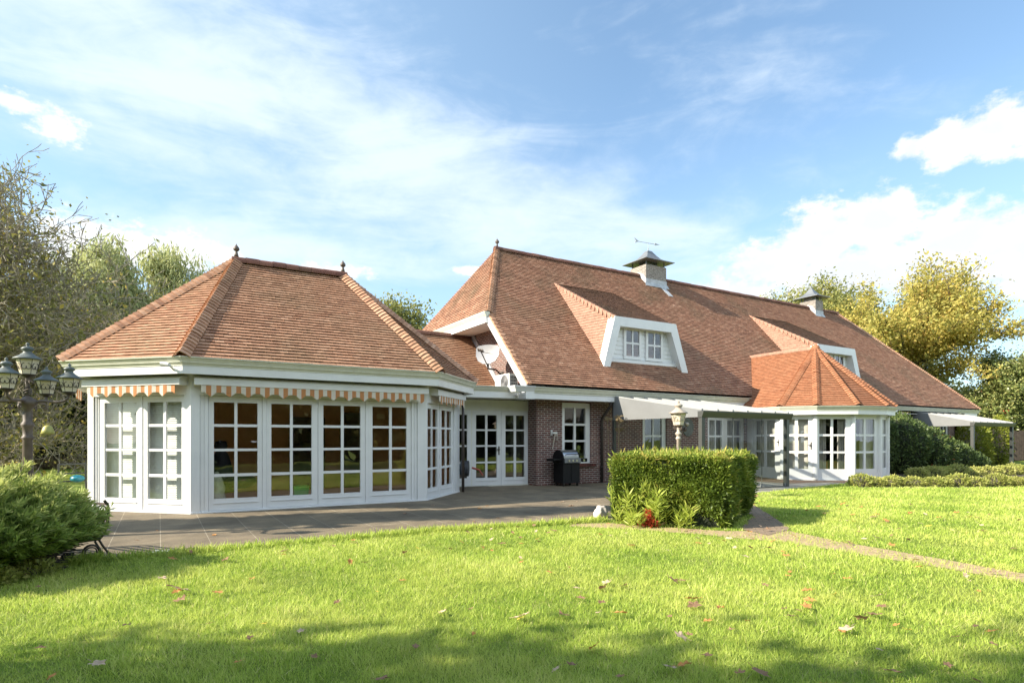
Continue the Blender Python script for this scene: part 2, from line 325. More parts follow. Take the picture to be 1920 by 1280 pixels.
M['golden'] = m_leaf('golden_leaves', [(0.0, (0.22, 0.22, 0.05)), (0.4, (0.46, 0.41, 0.10)), (0.75, (0.60, 0.47, 0.13)), (1.0, (0.62, 0.36, 0.13))], 0.45, 0.6)
M['sparse'] = m_leaf('late_leaves', [(0.0, (0.12, 0.13, 0.04)), (0.6, (0.28, 0.27, 0.085)), (1.0, (0.52, 0.38, 0.08))], 0.35, 0.6)
M['holly'] = m_leaf('holly_leaves', [(0.0, (0.06, 0.09, 0.025)), (0.5, (0.19, 0.23, 0.07)), (1.0, (0.45, 0.42, 0.15))], 0.25, 0.35)
M['berry'] = m_plain('red_berries', (0.62, 0.13, 0.06), 0.4, 0.1, 9)
M['climber'] = m_leaf('climber_leaves', [(0.0, (0.045, 0.075, 0.025)), (0.6, (0.12, 0.17, 0.05)), (1.0, (0.36, 0.40, 0.12))], 0.3, 0.45)
M['box'] = m_leaf('low_shrub_leaves', [(0.0, (0.15, 0.19, 0.045)), (0.5, (0.36, 0.39, 0.09)), (1.0, (0.56, 0.51, 0.18))], 0.35, 0.5)
M['lily'] = m_leaf('long_leaves', [(0.0, (0.20, 0.28, 0.04)), (0.5, (0.42, 0.50, 0.08)), (1.0, (0.58, 0.58, 0.15))], 0.4, 0.45)
M['redleaf'] = m_leaf('red_flowers', [(0.0, (0.42, 0.06, 0.03)), (1.0, (0.62, 0.14, 0.06))], 0.3, 0.6)
M['straw'] = m_leaf('dry_stalks', [(0.0, (0.20, 0.15, 0.08)), (1.0, (0.42, 0.33, 0.19))], 0.3, 0.7)
M['yellowshrub'] = m_leaf('yellow_green_leaves', [(0.0, (0.12, 0.16, 0.02)), (0.6, (0.28, 0.30, 0.04)), (1.0, (0.42, 0.36, 0.05))], 0.4, 0.5)

# ------------------------------------------------------------------ mesh helpers
WLOC = {}
class MB:
    def __init__(s): s.v = []; s.f = []; s.t = []; s.mi = []
    def add(s, vs, fs, tint=0.5, mi=0):
        b = len(s.v); s.v.extend([tuple(map(float, p)) for p in vs])
        for f in fs:
            s.f.append(tuple(b+i for i in f)); s.t.append(tint); s.mi.append(mi)
    def quad(s, a, b, c, d, tint=0.5, mi=0): s.add([a, b, c, d], [(0, 1, 2, 3)], tint, mi)
    def box(s, x0, x1, y0, y1, z0, z1, tint=0.5, mi=0):
        v = [(x, y, z) for z in (z0, z1) for y in (y0, y1) for x in (x0, x1)]
        s.add(v, [(0, 2, 3, 1), (4, 5, 7, 6), (0, 1, 5, 4), (2, 6, 7, 3), (0, 4, 6, 2), (1, 3, 7, 5)], tint, mi)
    def obox(s, O, d, n, a0, a1, b0, b1, c0, c1, tint=0.5, mi=0):
        O = np.array([O[0], O[1], O[2] if len(O) > 2 else 0.0]); d = np.array([d[0], d[1], 0.0]); n = np.array([n[0], n[1], 0.0]); z = np.array([0, 0, 1.0])
        v = [O+d*a+n*b+z*c for c in (c0, c1) for b in (b0, b1) for a in (a0, a1)]
        s.add(v, [(0, 2, 3, 1), (4, 5, 7, 6), (0, 1, 5, 4), (2, 6, 7, 3), (0, 4, 6, 2), (1, 3, 7, 5)], tint, mi)
    def poly(s, pts, tint=0.5, mi=0): s.add(pts, [tuple(range(len(pts)))], tint, mi)
    def prism(s, pts, ext, tint=0.5, mi=0):
        n = len(pts); e = np.array(ext); q = [np.array(p, float) for p in pts]; v = q+[p+e for p in q]
        fs = [tuple(range(n))[::-1], tuple(range(n, 2*n))]+[(i, (i+1) % n, n+(i+1) % n, n+i) for i in range(n)]
        s.add(v, fs, tint, mi)
    def tube(s, pts, rad, n=8, tint=0.5, mi=0, cap=True):
        P = [Vector(p) for p in pts]; k = len(P)
        rad = rad if hasattr(rad, '__len__') else [rad]*k
        v = []; fs = []; prev = None
        for i in range(k):
            t = (P[min(i+1, k-1)]-P[max(i-1, 0)])
            if t.length < 1e-9: t = Vector((0, 0, 1))
            t.normalize()
            if prev is None:
                a = t.orthogonal().normalized()
            else:
                a = (prev-t*prev.dot(t))
                a = a.normalized() if a.length > 1e-6 else t.orthogonal().normalized()
            prev = a; b = t.cross(a)
            for j in range(n):
                an = 2*math.pi*j/n; v.append(P[i]+(a*math.cos(an)+b*math.sin(an))*rad[i])
        for i in range(k-1):
            for j in range(n): fs.append((i*n+j, i*n+(j+1) % n, (i+1)*n+(j+1) % n, (i+1)*n+j))
        if cap: fs.append(tuple(range(n))[::-1]); fs.append(tuple(range((k-1)*n, k*n)))
        s.add(v, fs, tint, mi)
    def lathe(s, prof, cx, cy, n=16, z0=0.0, tint=0.5, mi=0, sq=None):
        v = []; fs = []
        for (r, z) in prof:
            for j in range(n):
                a = 2*math.pi*(j+(0.5 if sq else 0))/n; v.append((cx+r*math.cos(a), cy+r*math.sin(a), z0+z))
        k = len(prof)
        for i in range(k-1):
            for j in range(n): fs.append((i*n+j, i*n+(j+1) % n, (i+1)*n+(j+1) % n, (i+1)*n+j))
        fs.append(tuple(range(n))[::-1]); fs.append(tuple(range((k-1)*n, k*n)))
        s.add(v, fs, tint, mi)
    def ball(s, c, r, n=10, m=6, tint=0.5, mi=0, sx=1, sy=1, sz=1):
        prof = [(r*math.sin(math.pi*i/m), -r*math.cos(math.pi*i/m)) for i in range(m+1)]
        v = []; fs = []
        for (q, z) in prof:
            for j in range(n):
                a = 2*math.pi*j/n; v.append((c[0]+q*math.cos(a)*sx, c[1]+q*math.sin(a)*sy, c[2]+z*sz))
        for i in range(m):
            for j in range(n): fs.append((i*n+j, i*n+(j+1) % n, (i+1)*n+(j+1) % n, (i+1)*n+j))
        s.add(v, fs, tint, mi)
    def sweep(s, path, prof, closed=False, cap=True, tint=0.5, mi=0):
        """path: list of (x,y) with the outside on the right-hand side; prof: list of (out, z)"""
        k = len(path); P = [np.array(p[:2], float) for p in path]; rows = []
        for i in range(k):
            def nrm(a, b):
                d = (b-a)/np.linalg.norm(b-a); return np.array([d[1], -d[0]])
            if closed or 0 < i < k-1:
                n1 = nrm(P[i-1], P[i]); n2 = nrm(P[i], P[(i+1) % k]); m = n1+n2; m /= (1+n1@n2)
            elif i == 0: m = nrm(P[0], P[1])
            else: m = nrm(P[-2], P[-1])
            rows.append([(P[i][0]+m[0]*o, P[i][1]+m[1]*o, z) for (o, z) in prof])
        q = len(prof); v = [p for r in rows for p in r]; fs = []
        for i in range(k if closed else k-1):
            a = i*q; b = ((i+1) % k)*q
            for j in range(q): fs.append((a+j, b+j, b+(j+1) % q, a+(j+1) % q))
        if cap and not closed: fs.append(tuple(range(q))); fs.append(tuple(range((k-1)*q, k*q))[::-1])
        s.add(v, fs, tint, mi)
    def build(s, name, mats, parent=None, smooth=False, fix=True):
        me = bpy.data.meshes.new(name); me.from_pydata(s.v, [], s.f)
        if not isinstance(mats, (list, tuple)): mats = [mats]
        for m in mats: me.materials.append(m)
        if len(mats) > 1: me.polygons.foreach_set('material_index', s.mi)
        a = me.attributes.new('tint', 'FLOAT', 'FACE'); a.data.foreach_set('value', np.array(s.t, np.float32))
        if fix:
            bm = bmesh.new(); bm.from_mesh(me); bmesh.ops.recalc_face_normals(bm, faces=bm.faces); bm.to_mesh(me); bm.free()
        if smooth: me.polygons.foreach_set('use_smooth', [True]*len(me.polygons))
        me.update()
        return link(name, me, parent)
def link(name, me, parent=None):
    o = bpy.data.objects.new(name, me); C.objects.link(o)
    if parent is not None:
        o.parent = parent; o.matrix_parent_inverse = Matrix.Translation(-Vector(WLOC.get(parent.name, (0, 0, 0))))
    return o
def arr_mesh(name, V, k, mat, tint=None, parent=None, smooth=False):
    """V: (N*k,3) array of k-gons laid one after another"""
    n = len(V)//k; me = bpy.data.meshes.new(name)
    me.vertices.add(len(V)); me.vertices.foreach_set('co', np.ascontiguousarray(V, np.float32).ravel())
    me.loops.add(n*k); me.loops.foreach_set('vertex_index', np.arange(n*k, dtype=np.int32))
    me.polygons.add(n); me.polygons.foreach_set('loop_start', np.arange(0, n*k, k, dtype=np.int32))
    me.polygons.foreach_set('loop_total', np.full(n, k, np.int32))
    me.materials.append(mat)
    a = me.attributes.new('tint', 'FLOAT', 'FACE')
    a.data.foreach_set('value', np.asarray(tint if tint is not None else np.full(n, .5), np.float32))
    me.update(calc_edges=True)
    return link(name, me, parent)
def thing(name, label, cat, loc=(0, 0, 0), group=None):
    o = bpy.data.objects.new(name, None); C.objects.link(o); o.location = loc; WLOC[o.name] = tuple(loc); o.empty_display_size = 0.2
    return tag(o, label, cat, group)
def tag(o, label, cat, group=None):
    o['label'] = label; o['category'] = cat
    if group: o['group'] = group
    return o
def struct(o): o['kind'] = 'structure'; return o
def part(name, mats, parent, fn, smooth=False, label=None, fix=True):
    mb = MB(); fn(mb); o = mb.build(name, mats, parent, smooth, fix)
    if label: o['label'] = label
    return o

# ------------------------------------------------------------------ roof helpers
def span(poly, v):
    xs = []
    n = len(poly)
    for i in range(n):
        (u0, v0), (u1, v1) = poly[i], poly[(i+1) % n]
        if (v0 <= v < v1) or (v1 <= v < v0): xs.append(u0+(u1-u0)*(v-v0)/(v1-v0))
    return (min(xs), max(xs)) if len(xs) >= 2 else None
def roof_plane(mb, deck, pts, course=0.10, tw=0.166, seed=1, th=0.022):
    """pts: 3D convex polygon, first edge = the eave, left to right seen from outside"""
    rg = np.random.default_rng(seed)
    P = [np.array(p, float) for p in pts]
    nn = np.zeros(3)
    for i in range(1, len(P)-1): nn += np.cross(P[i]-P[0], P[i+1]-P[0])
    nn /= np.linalg.norm(nn)
    if nn[2] < 0: nn = -nn
    u = np.cross([0, 0, 1.0], nn); u /= np.linalg.norm(u)
    v = np.cross(nn, u); v /= np.linalg.norm(v)
    O = P[0]; uv = [((p-O)@u, (p-O)@v) for p in P]
    vmin = min(q[1] for q in uv); vmax = max(q[1] for q in uv)
    deck.add([p-nn*.03 for p in P], [tuple(range(len(P)))])
    r = 0; vv = vmin
    while vv < vmax-0.01:
        v0 = vv; v1 = min(vv+course, vmax-1e-4)
        s0 = span(uv, v0+1e-4); s1 = span(uv, v1-1e-4)
        if s0 and s1:
            off = (0.5*tw if r % 2 else 0)+rg.normal(0, .006)
            lo = min(s0[0], s1[0]); hi = max(s0[1], s1[1])
            k0 = int(math.floor((lo-off)/tw)); k1 = int(math.ceil((hi-off)/tw))
            rowt = rg.normal(0, .035)
            for k in range(k0, k1):
                a = off+k*tw; b = a+tw-.0025
                a0, b0 = max(a, s0[0]), min(b, s0[1]); a1, b1 = max(a, s1[0]), min(b, s1[1])
                if b0 <= a0 and b1 <= a1: continue
                if b0 < a0: b0 = a0 = (a0+b0)/2
                if b1 < a1: b1 = a1 = (a1+b1)/2
                j = rg.normal(0, .0015); jl = rg.normal(0, .0008); dv = rg.normal(0, .0012)
                h0 = th+j; t = float(np.clip(0.5+rowt+rg.normal(0, .15), 0, 1))
                A = O+u*a0+v*(v0+dv)+nn*(h0-jl); B = O+u*b0+v*(v0+dv)+nn*(h0+jl)
                Cc = O+u*b1+v*(v1+.045)-nn*.002; D = O+u*a1+v*(v1+.045)-nn*.002
                A2 = O+u*a0+v*(v0+dv)+nn*(h0-.013); B2 = O+u*b0+v*(v0+dv)+nn*(h0-.013)
                mb.add([A, B, Cc, D, A2, B2], [(0, 1, 2, 3), (4, 5, 1, 0)], t)
        vv += course; r += 1
def hip_caps(mb, p0, p1, nL, nR, step=0.1, w_=0.13, rise=0.05, th=0.02, seed=3):
    """bonnet tiles up a hip from p0 (low) to p1 (high); nL, nR: outward normals of the two planes"""
    rg = np.random.default_rng(seed)
    p0 = np.array(p0, float); p1 = np.array(p1, float); L = np.linalg.norm(p1-p0); t = (p1-p0)/L
    nL = np.array(nL, float); nL /= np.linalg.norm(nL); nR = np.array(nR, float); nR /= np.linalg.norm(nR)
    dL = np.cross(t, nL); dL = dL if dL@nR < 0 else -dL; dL /= np.linalg.norm(dL)
    dR = np.cross(t, nR); dR = dR if dR@nL < 0 else -dR; dR /= np.linalg.norm(dR)
    m = nL+nR; m /= np.linalg.norm(m); k = max(1, int(L/step)); ln = step*1.5
    for i in range(k):
        s = i*L/k; q = p0+t*s; tl = rg.normal(0, .004); ti = float(np.clip(.55+rg.normal(0, .18), 0, 1))
        def sec(pt, lift, ww):
            return [pt+dL*ww+nL*(lift*.45+.026), pt+dL*ww*.5+nL*(lift*.8+.024)+m*rise*.40, pt+m*(rise+lift*.8), pt+dR*ww*.5+nR*(lift*.8+.024)+m*rise*.40, pt+dR*ww+nR*(lift*.45+.026)]
        a = sec(q, .044+tl, w_); b = sec(q+t*ln, .004, w_*.86); a2 = [x-m*th for x in a]
        mb.add(a+b+a2, [(j, j+1, 5+j+1, 5+j) for j in range(4)]+[(10+j, 10+j+1, j+1, j) for j in range(4)], ti)
def ridge_caps(mb, p0, p1, r=0.11, ln=0.34, seed=5, end=True):
    rg = np.random.default_rng(seed); p0 = np.array(p0, float); p1 = np.array(p1, float); L = np.linalg.norm(p1-p0); t = (p1-p0)/L
    s = np.cross(t, [0, 0, 1.0]); s /= np.linalg.norm(s); up = np.cross(s, t); k = max(1, round(L/ln))
    for i in range(k):
        a = p0+t*(L*i/k); b = p0+t*(L*(i+1)/k-.006); j = rg.normal(0, .004); rr = r*(1+rg.normal(0, .02)); ti = float(np.clip(.5+rg.normal(0, .22), 0, 1))
        def arc(c): return [c+s*rr*math.cos(x)+up*(rr*1.0*math.sin(x)+j-.03) for x in np.linspace(-.25, math.pi+.25, 9)]
        A = arc(a); B = arc(b); mb.add(A+B, [(q, q+1, 9+q+1, 9+q) for q in range(8)]+[tuple(range(9)), tuple(range(17, 8, -1))], ti)
def nrm3(a, b, c):
    n = np.cross(np.array(b, float)-np.array(a, float), np.array(c, float)-np.array(a, float)); n /= np.linalg.norm(n)
    return n if n[2] > 0 else -n
GUT = [(-.06, -.02), (.02, -.02), (.055, -.055), (.055, -.075), (.035, -.10), (.035, -.125), (.005, -.165), (-.06, -.165)]     # cornice gutter, z from its top edge
def gutter(mb, path, off, z, closed=False):
    mb.sweep(path, [(off+o, z+dz) for (o, dz) in [(-.02, 0), (.06, 0), (.06, -.02)]+[(.045, -.035), (.03, -.07), (.03, -.095), (.0, -.14), (.0, -.165), (-.02, -.165)]], closed)

def glazed(parent, name, O, d, n, x0, x1, z0, z1, cols, rows, depth=0.065, mun=None, label=None, mat='white', glass='glass', sill_line=True, handle=None, proud=0.0):
    """a framed light: cols / rows list the glazed intervals; frame is one mesh, panes and handle its sub-parts"""
    mb = MB(); f = proud
    mb.obox(O, d, n, x0, cols[0][0], f-depth, f, z0, z1)
    mb.obox(O, d, n, cols[-1][1], x1, f-depth, f, z0, z1)
    mb.obox(O, d, n, cols[0][0], cols[-1][1], f-depth, f, z0, rows[0][0])
    mb.obox(O, d, n, cols[0][0], cols[-1][1], f-depth, f, rows[-1][1], z1)
    for (a, b) in zip(cols[:-1], cols[1:]): mb.obox(O, d, n, a[1], b[0], f-depth*.8, f-.008, rows[0][0], rows[-1][1])
    for (a, b) in zip(rows[:-1], rows[1:]):
        for cc in cols: mb.obox(O, d, n, cc[0], cc[1], f-depth*.75, f-.012, a[1], b[0])
    if sill_line and rows[0][0]-z0 > .12:
        zz = z0+(rows[0][0]-z0)*.58
        mb.obox(O, d, n, cols[0][0]-.01, cols[-1][1]+.01, f, f+.014, zz, zz+.018)
    o = mb.build(name, M[mat], parent)
    if label: o['label'] = label
    g = MB()
    for cc in cols:
        for rr in rows:
            D = np.array([d[0], d[1], 0]); Nn = np.array([n[0], n[1], 0]); Oo = np.array([O[0], O[1], 0.0])+Nn*(f-depth*.5)
            e = .006
            g.quad(Oo+D*(cc[0]-e)+np.array([0, 0, rr[0]-e]), Oo+D*(cc[1]+e)+np.array([0, 0, rr[0]-e]), Oo+D*(cc[1]+e)+np.array([0, 0, rr[1]+e]), Oo+D*(cc[0]-e)+np.array([0, 0, rr[1]+e]))
    WLOC[o.name] = (0, 0, 0)
    g.build('pane', M[glass], o, fix=False)
    if handle:
        h = MB(); hx, hz = handle
        h.obox(O, d, n, hx-.018, hx+.018, f, f+.015, hz-.13, hz+.13)
        h.obox(O, d, n, hx-.10, hx+.012, f+.035, f+.055, hz+.02, hz+.045); h.obox(O, d, n, hx-.01, hx+.012, f, f+.05, hz+.02, hz+.045)
        h.build('handle', M['downpipe'], o)
    return o

# ------------------------------------------------------------------ ground
def sheet(name, pts, z, mat):
    mb = MB(); mb.poly([(x, y, z) for x, y in pts]); o = mb.build(name, mat); o['kind'] = 'structure'; return o
PATIO = [(-2.6, 8.72), (-.6, 8.52), (1.6, 8.45), (3.6, 8.5), (4.9, 8.24), (6.9, 8.1), (8.9, 9.0), (10.4, 8.6), (12.4, 9.9), (12.3, 15.6), (5.0, 18.0), (-1.9, 18.0), (-2.6, 15)]
TERR = [(12.4, 9.9), (13.6, 10.05), (16.0, 10.45), (18.0, 10.66), (19.0, 10.75), (19.0, 11.3), (17.3, 11.7), (17.3, 15.6), (12.3, 15.6)]
PAVR = [(17.3, 11.7), (19.0, 11.3), (19.0, 10.75), (21.2, 10.6), (23.8, 10.8), (23.8, 15.6), (17.3, 15.6)]
PATH1 = [(8.5, 5.75), (8.7, 5.85), (9.7, 6.85), (10.95, 8.15), (12.4, 9.9), (10.4, 8.6), (9.6, 7.2), (7.95, 6.2), (7.8, 5.6)]
PATH2 = [(5.8, 7.85), (6.4, 7.15), (6.95, 6.3), (7.5, 5.05), (7.5, 4.5), (7.52, 3.1), (7.47, 2.4), (7.3, -6), (7.95, -6), (7.95, 2.6), (8.12, 3.8), (8.2, 4.75), (8.5, 5.75), (7.6, 6.2), (6.62, 7.8), (6.0, 8.1)]
BED = [(17.6, 9.7), (20, 8.3), (22.6, 7.0), (26, 7.6), (36, 10.0), (38, 12), (38, 15), (23.9, 15), (23.9, 11), (20.6, 10.5)]
BUSHBED = [(-3.2, 7.6), (-1.6, 7.75), (-.9, 8.1), (-.85, 8.5), (-2.6, 8.7), (-3.4, 8.4)]
lawn = MB()
G = 260
for i in range(1): lawn.quad((-G, -G, 0), (G, -G, 0), (G, G, 0), (-G, G, 0))
lawn = lawn.build('lawn', M['lawn']); struct(lawn)
sheet('patio', PATIO, 0.006, M['patio']); sheet('terrace', TERR, 0.008, M['slab']); sheet('brick_pavement', PAVR, 0.007, M['pavers_red'])
sheet('garden_path', PATH1, 0.010, M['pavers']); sheet('footpath', PATH2, 0.005, M['pavers_soil'])
sheet('planting_bed', BED, 0.004, M['soil']); sheet('shrub_bed', BUSHBED, 0.004, M['soil'])

# ------------------------------------------------------------------ garden pavilion
PC = [(-1.234, 14.579), (.52, 12.825), (5.36, 12.825), (6.986, 14.451), (6.986, 15.98), (5.36, 17.6), (.52, 17.6), (-1.234, 15.86)]
pav = thing('garden_pavilion', 'white eight-sided garden pavilion with glazed doors all round and a hipped terracotta roof, nearest building', 'pavilion', (2.9, 15.2, 0))
RA = (1.56, 15.22, 5.58); RB = (4.05, 15.22, 5.58)
def off_path(P, o, z=None, closed=True):
    k = len(P); res = []
    for i in range(k):
        a, b, c = np.array(P[i-1]), np.array(P[i]), np.array(P[(i+1) % k])
        d1 = (b-a)/np.linalg.norm(b-a); d2 = (c-b)/np.linalg.norm(c-b); n1 = np.array([d1[1], -d1[0]]); n2 = np.array([d2[1], -d2[0]])
        m = (n1+n2)/(1+n1@n2); q = b+m*o; res.append((q[0], q[1]) if z is None else (q[0], q[1], z))
    return res
E0 = off_path(PC, .41, 2.945)
tiles = MB(); deck = MB(); caps = MB(); planes = []
apex = [(RA, RA), (RA, RB), (RB, RB), (RB, RB), (RB, RB), (RB, RA), (RA, RA), (RA, RA)]
for i in range(8):
    a, b = E0[i], E0[(i+1) % 8]; p, q = apex[i]
    pts = [a, b, q] if p == q else [a, b, q, p]
    planes.append(nrm3(*pts[:3]))
    if i in (0, 1, 2, 3, 7): roof_plane(tiles, deck, pts, 0.103, 0.166, 10+i, 0.036)
    else: deck.poly(pts)
tiles.build('roof', M['tile_p'], pav, fix=False); deck.build('roof_deck', M['deck'], pav)
tops = [RA, RA, RB, RB, RB, RB, RA, RA]
for i in (0, 1, 2, 3, 4):
    caps = MB(); hip_caps(caps, E0[i], tops[i], planes[i-1], planes[i], .103, .155, .105, .022, 20+i); caps.build('hip_tiles', M['tile_p'], pav)
rc = MB(); ridge_caps(rc, (RA[0]-.1, RA[1], RA[2]+.05), (RB[0]+.1, RB[1], RB[2]+.05), .12, .3); rc.build('ridge_tiles', M['ridge'], pav, smooth=False)
for p in (RA, RB):
    part('finial', M['lamp_iron'], pav, lambda mb: mb.lathe([(.055, 0), (.04, .07), (.027, .12), (.03, .135), (.058, .15), (.07, .18), (.064, .215), (.036, .25), (.015, .28), (.003, .31)], p[0], p[1], 12, p[2]+.13), True)
gm = MB(); gm.sweep(PC, [(.33, 2.963), (.45, 2.963), (.45, 2.945), (.43, 2.93), (.40, 2.875), (.40, 2.862), (.365, 2.815), (.365, 2.80), (.33, 2.80)], True); gm.build('gutter', M['cream'], pav)
fm = MB(); fm.sweep(PC, [(.325, 2.83), (.355, 2.83), (.355, 2.652), (.325, 2.652)], True); fm.build('fascia', M['white'], pav)
sm = MB(); sm.sweep(PC, [(-.1, 2.69), (.325, 2.69), (.325, 2.668), (-.1, 2.668)], True); sm.build('soffit', M['soffit'], pav)
wl = MB()
wl.sweep(PC, [(-.14, 2.668), (.0, 2.668), (.0, 2.285), (-.14, 2.285)], True)           # lintel band
wl.sweep(PC, [(-.14, .0), (.012, .0), (.012, .03), (-.0, .04), (-.14, .04)], True)        # plinth
def frame_of(i):
    a = np.array(PC[i]); b = np.array(PC[(i+1) % 8]); L = np.linalg.norm(b-a); d = (b-a)/L; return a, d, np.array([d[1], -d[0]]), L
ROWS = [(.27, .70), (.757, 1.20), (1.25, 1.68), (1.733, 2.16)]
a, d, n, L = frame_of(1)
for (s0, s1) in ((0, .155), (.165, .225), (.235, .30), (4.475, 4.53), (4.54, 4.60), (4.61, L)): wl.obox(a, d, n, s0, s1, -.14, 0 if s0 in (0, 4.61) else -.022, .04, 2.285)
for s0, s1 in ((.15, .30), (1.28, 1.36), (3.40, 3.47), (4.47, 4.62)): wl.obox(a, d, n, s0, s1, -.14, -.034, .04, 2.284)
wl.obox(a, d, n, 2.372, 2.388, -.08, -.045, .04, 2.284)
a0, d0, n0, L0 = frame_of(0)
for (s0, s1) in ((0, .15), (.165, .20), (2.335, L0)): wl.obox(a0, d0, n0, s0, s1, -.14, 0 if s0 != .165 else -.02, .04, 2.285)
for s0, s1 in ((.14, .24), (1.25, 1.313), (2.32, 2.34)): wl.obox(a0, d0, n0, s0, s1, -.14, -.034, .04, 2.284)
a2, d2, n2, L2 = frame_of(2)
for (s0, s1) in ((0, .045), (1.90, 2.0), (2.02, L2)): wl.obox(a2, d2, n2, s0, s1, -.14, 0, .04, 2.285)
for s0, s1 in ((.93, .965), ): wl.obox(a2, d2, n2, s0, s1, -.14, -.034, .04, 2.284)
a3, d3, n3, L3 = frame_of(3); wl.obox(a3, d3, n3, 0, L3, -.14, 0, .04, 2.285)
a7, d7, n7, L7 = frame_of(7); wl.obox(a7, d7, n7, 0, L7, -.14, 0, .04, 2.285)
for i in (4, 6):
    q, dd, nn_, LL = frame_of(i); wl.obox(q, dd, nn_, 0, LL, -.14, 0, .04, 2.285)
q, dd, nn_, LL = frame_of(5); wl.obox(q, dd, nn_, 0, LL, -.14, 0, .04, 2.285)
wl.build('wall', M['white'], pav)
for (x0, x1, cols) in ((.30, 1.28, [(.40, .765), (.82, 1.19)]), (1.36, 2.372, [(1.45, 1.815), (1.87, 2.25)]), (2.388, 3.40, [(2.49, 2.865), (2.925, 3.29)]), (3.47, 4.47, [(3.56, 3.95), (4.01, 4.36)])):
    glazed(pav, 'door', a, d, n, x0+.004, x1-.004, .045, 2.28, cols, ROWS, .055, proud=-.045)
for (x0, x1, cols) in ((.24, 1.25, [(.374, .724), (.783, 1.159)]), (1.313, 2.32, [(1.428, 1.794), (1.857, 2.229)])):
    glazed(pav, 'door', a0, d0, n0, x0+.004, x1-.004, .045, 2.28, cols, ROWS, .055, proud=-.045)
for (x0, x1, cols) in ((.045, .93, [(.12, .42), (.48, .79)]), (.965, 1.90, [(1.07, 1.37), (1.45, 1.77)])):
    glazed(pav, 'door', a2, d2, n2, x0+.004, x1-.004, .045, 2.28, cols, ROWS, .055, proud=-.045)
# inside of the pavilion
it = MB(); PI_ = off_path(PC, -.155)
for i in (4, 5, 6, 7, 3):
    p, q2 = PI_[i], PI_[(i+1) % 8]
    it.quad((p[0], p[1], .03), (q2[0], q2[1], .03), (q2[0], q2[1], 2.6), (p[0], p[1], 2.6))
it.build('inner_wall', M['inter_wall'], pav)
part('ceiling', M['ceil'], pav, lambda mb: mb.poly([(x, y, 2.6) for x, y in PI_]))
part('floor', M['inter_wall'], pav, lambda mb: mb.poly([(x, y, .03) for x, y in PI_]))
part('inner_door', M['inter_dark'], pav, lambda mb: (mb.box(3.15, 4.1, 17.36, 17.43, .04, 2.05), mb.box(4.6, 5.2, 17.1, 17.18, .04, 2.2)))
part('downpipe', M['downpipe'], pav, lambda mb: mb.tube([(7.02, 14.30, 2.66), (7.02, 14.30, .02)], .038, 10), True)

def awning(i, s0, s1, label, off=0.0):
    q, dd, nn_, LL = frame_of(i)
    base = q+dd*(s0+s1)/2
    t = thing('awning', label, 'awning', (base[0], base[1], 2.46), 'striped awnings on the pavilion')
    def cas(mb):
        p0 = q+dd*s0; p1 = q+dd*s1
        mb.sweep([tuple(p0), tuple(p1)], [(.002, 2.63), (.15, 2.63), (.205, 2.60), (.215, 2.55), (.215, 2.47), (.19, 2.455), (.002, 2.47)])
    part('cassette', M['white'], t, cas)
    def val(mb):
        st = .087; n = int((s1-s0-.16)/st); y0 = (s0+s1)/2-n*st/2
        for k in range(n):
            for j in range(4):
                u0 = y0+k*st+j*st/4; u1 = u0+st/4
                def zb(u): return 2.305+.038*math.cos((u-y0)*2*math.pi/.33)-.012*math.cos((u-y0)*4*math.pi/.33)
                wv = lambda u: .195+.006*math.sin(u*19)
                P = [q+dd*u+nn_*wv(u) for u in (u0, u1)]
                mb.quad((*P[0], zb(u0)), (*P[1], zb(u1)), (*P[1], 2.465), (*P[0], 2.465), k % 2)
                Pb = [q+dd*u+nn_*(wv(u)+.006) for u in (u0, u1)]
                mb.quad((*Pb[0], zb(u0)), (*Pb[1], zb(u1)), (*Pb[1], 2.465), (*Pb[0], 2.465), k % 2)
    part('valance', M['stripes'], t, val, fix=False)
M['stripes'] = m_leaf('striped_canvas', [(0.0, (0.78, 0.73, 0.64)), (0.45, (0.78, 0.73, 0.64)), (0.55, (0.62, 0.30, 0.13)), (1.0, (0.62, 0.30, 0.13))], 0.35, 0.8)
awning(1, .05, 4.80, 'long orange and white striped awning with scalloped edge above the four pavilion doors in shade')
awning(0, .10, 2.42, 'sunlit orange and white striped awning above the two pavilion doors behind the bushy juniper')
awning(2, .18, 2.22, 'short striped awning on the angled pavilion side next to the brick house')
awning(7, .05, 1.22, 'narrow striped awning edge sticking out at the far left side of the pavilion')

# ------------------------------------------------------------------ brick house
hs = thing('brick_house', 'long red brick house with a big terracotta tiled roof, two dormers and a white bay', 'house', (22, 16, 0))
MS = 1.03
def mz(y): return 2.963+MS*(y-14.38)
RY = 20.05; RZ = mz(RY)
tl = MB(); dk = MB()
front = [(9.2, 14.45, mz(14.45)), (38.2, 14.45, mz(14.45)), (34.3, RY, RZ), (11.27, RY, RZ), (9.2, 16.9, mz(16.9))]
roof_plane(tl, dk, front, 0.105, 0.18, 40, 0.034)
hip = [(9.12, 23.2, mz(16.9)), (9.12, 16.9, mz(16.9)), (11.27, RY, RZ)]
roof_plane(tl, dk, hip, 0.105, 0.18, 41, 0.034)
hipR = [(38.2, 14.45, mz(14.45)), (38.2, 25.65, mz(14.45)), (34.3, RY, RZ)]
roof_plane(tl, dk, hipR, 0.105, 0.18, 42, 0.034)
back = [(38.2, 25.65, mz(14.45)), (9.2, 25.65, mz(14.45)), (9.2, 23.2, mz(16.9)), (11.27, RY, RZ), (34.3, RY, RZ)]
dk.poly(back)
tl.build('roof', M['tile_m'], hs, fix=False); dk.build('roof_deck', M['deck'], hs)
hc_ = MB()
nF = nrm3(front[0], front[1], front[2]); nH = nrm3(*hip); nR_ = nrm3(*hipR)
hip_caps(hc_, (9.2, 16.9, mz(16.9)), (11.27, RY, RZ), nH, nF, .105, .15, .065, .022, 51)
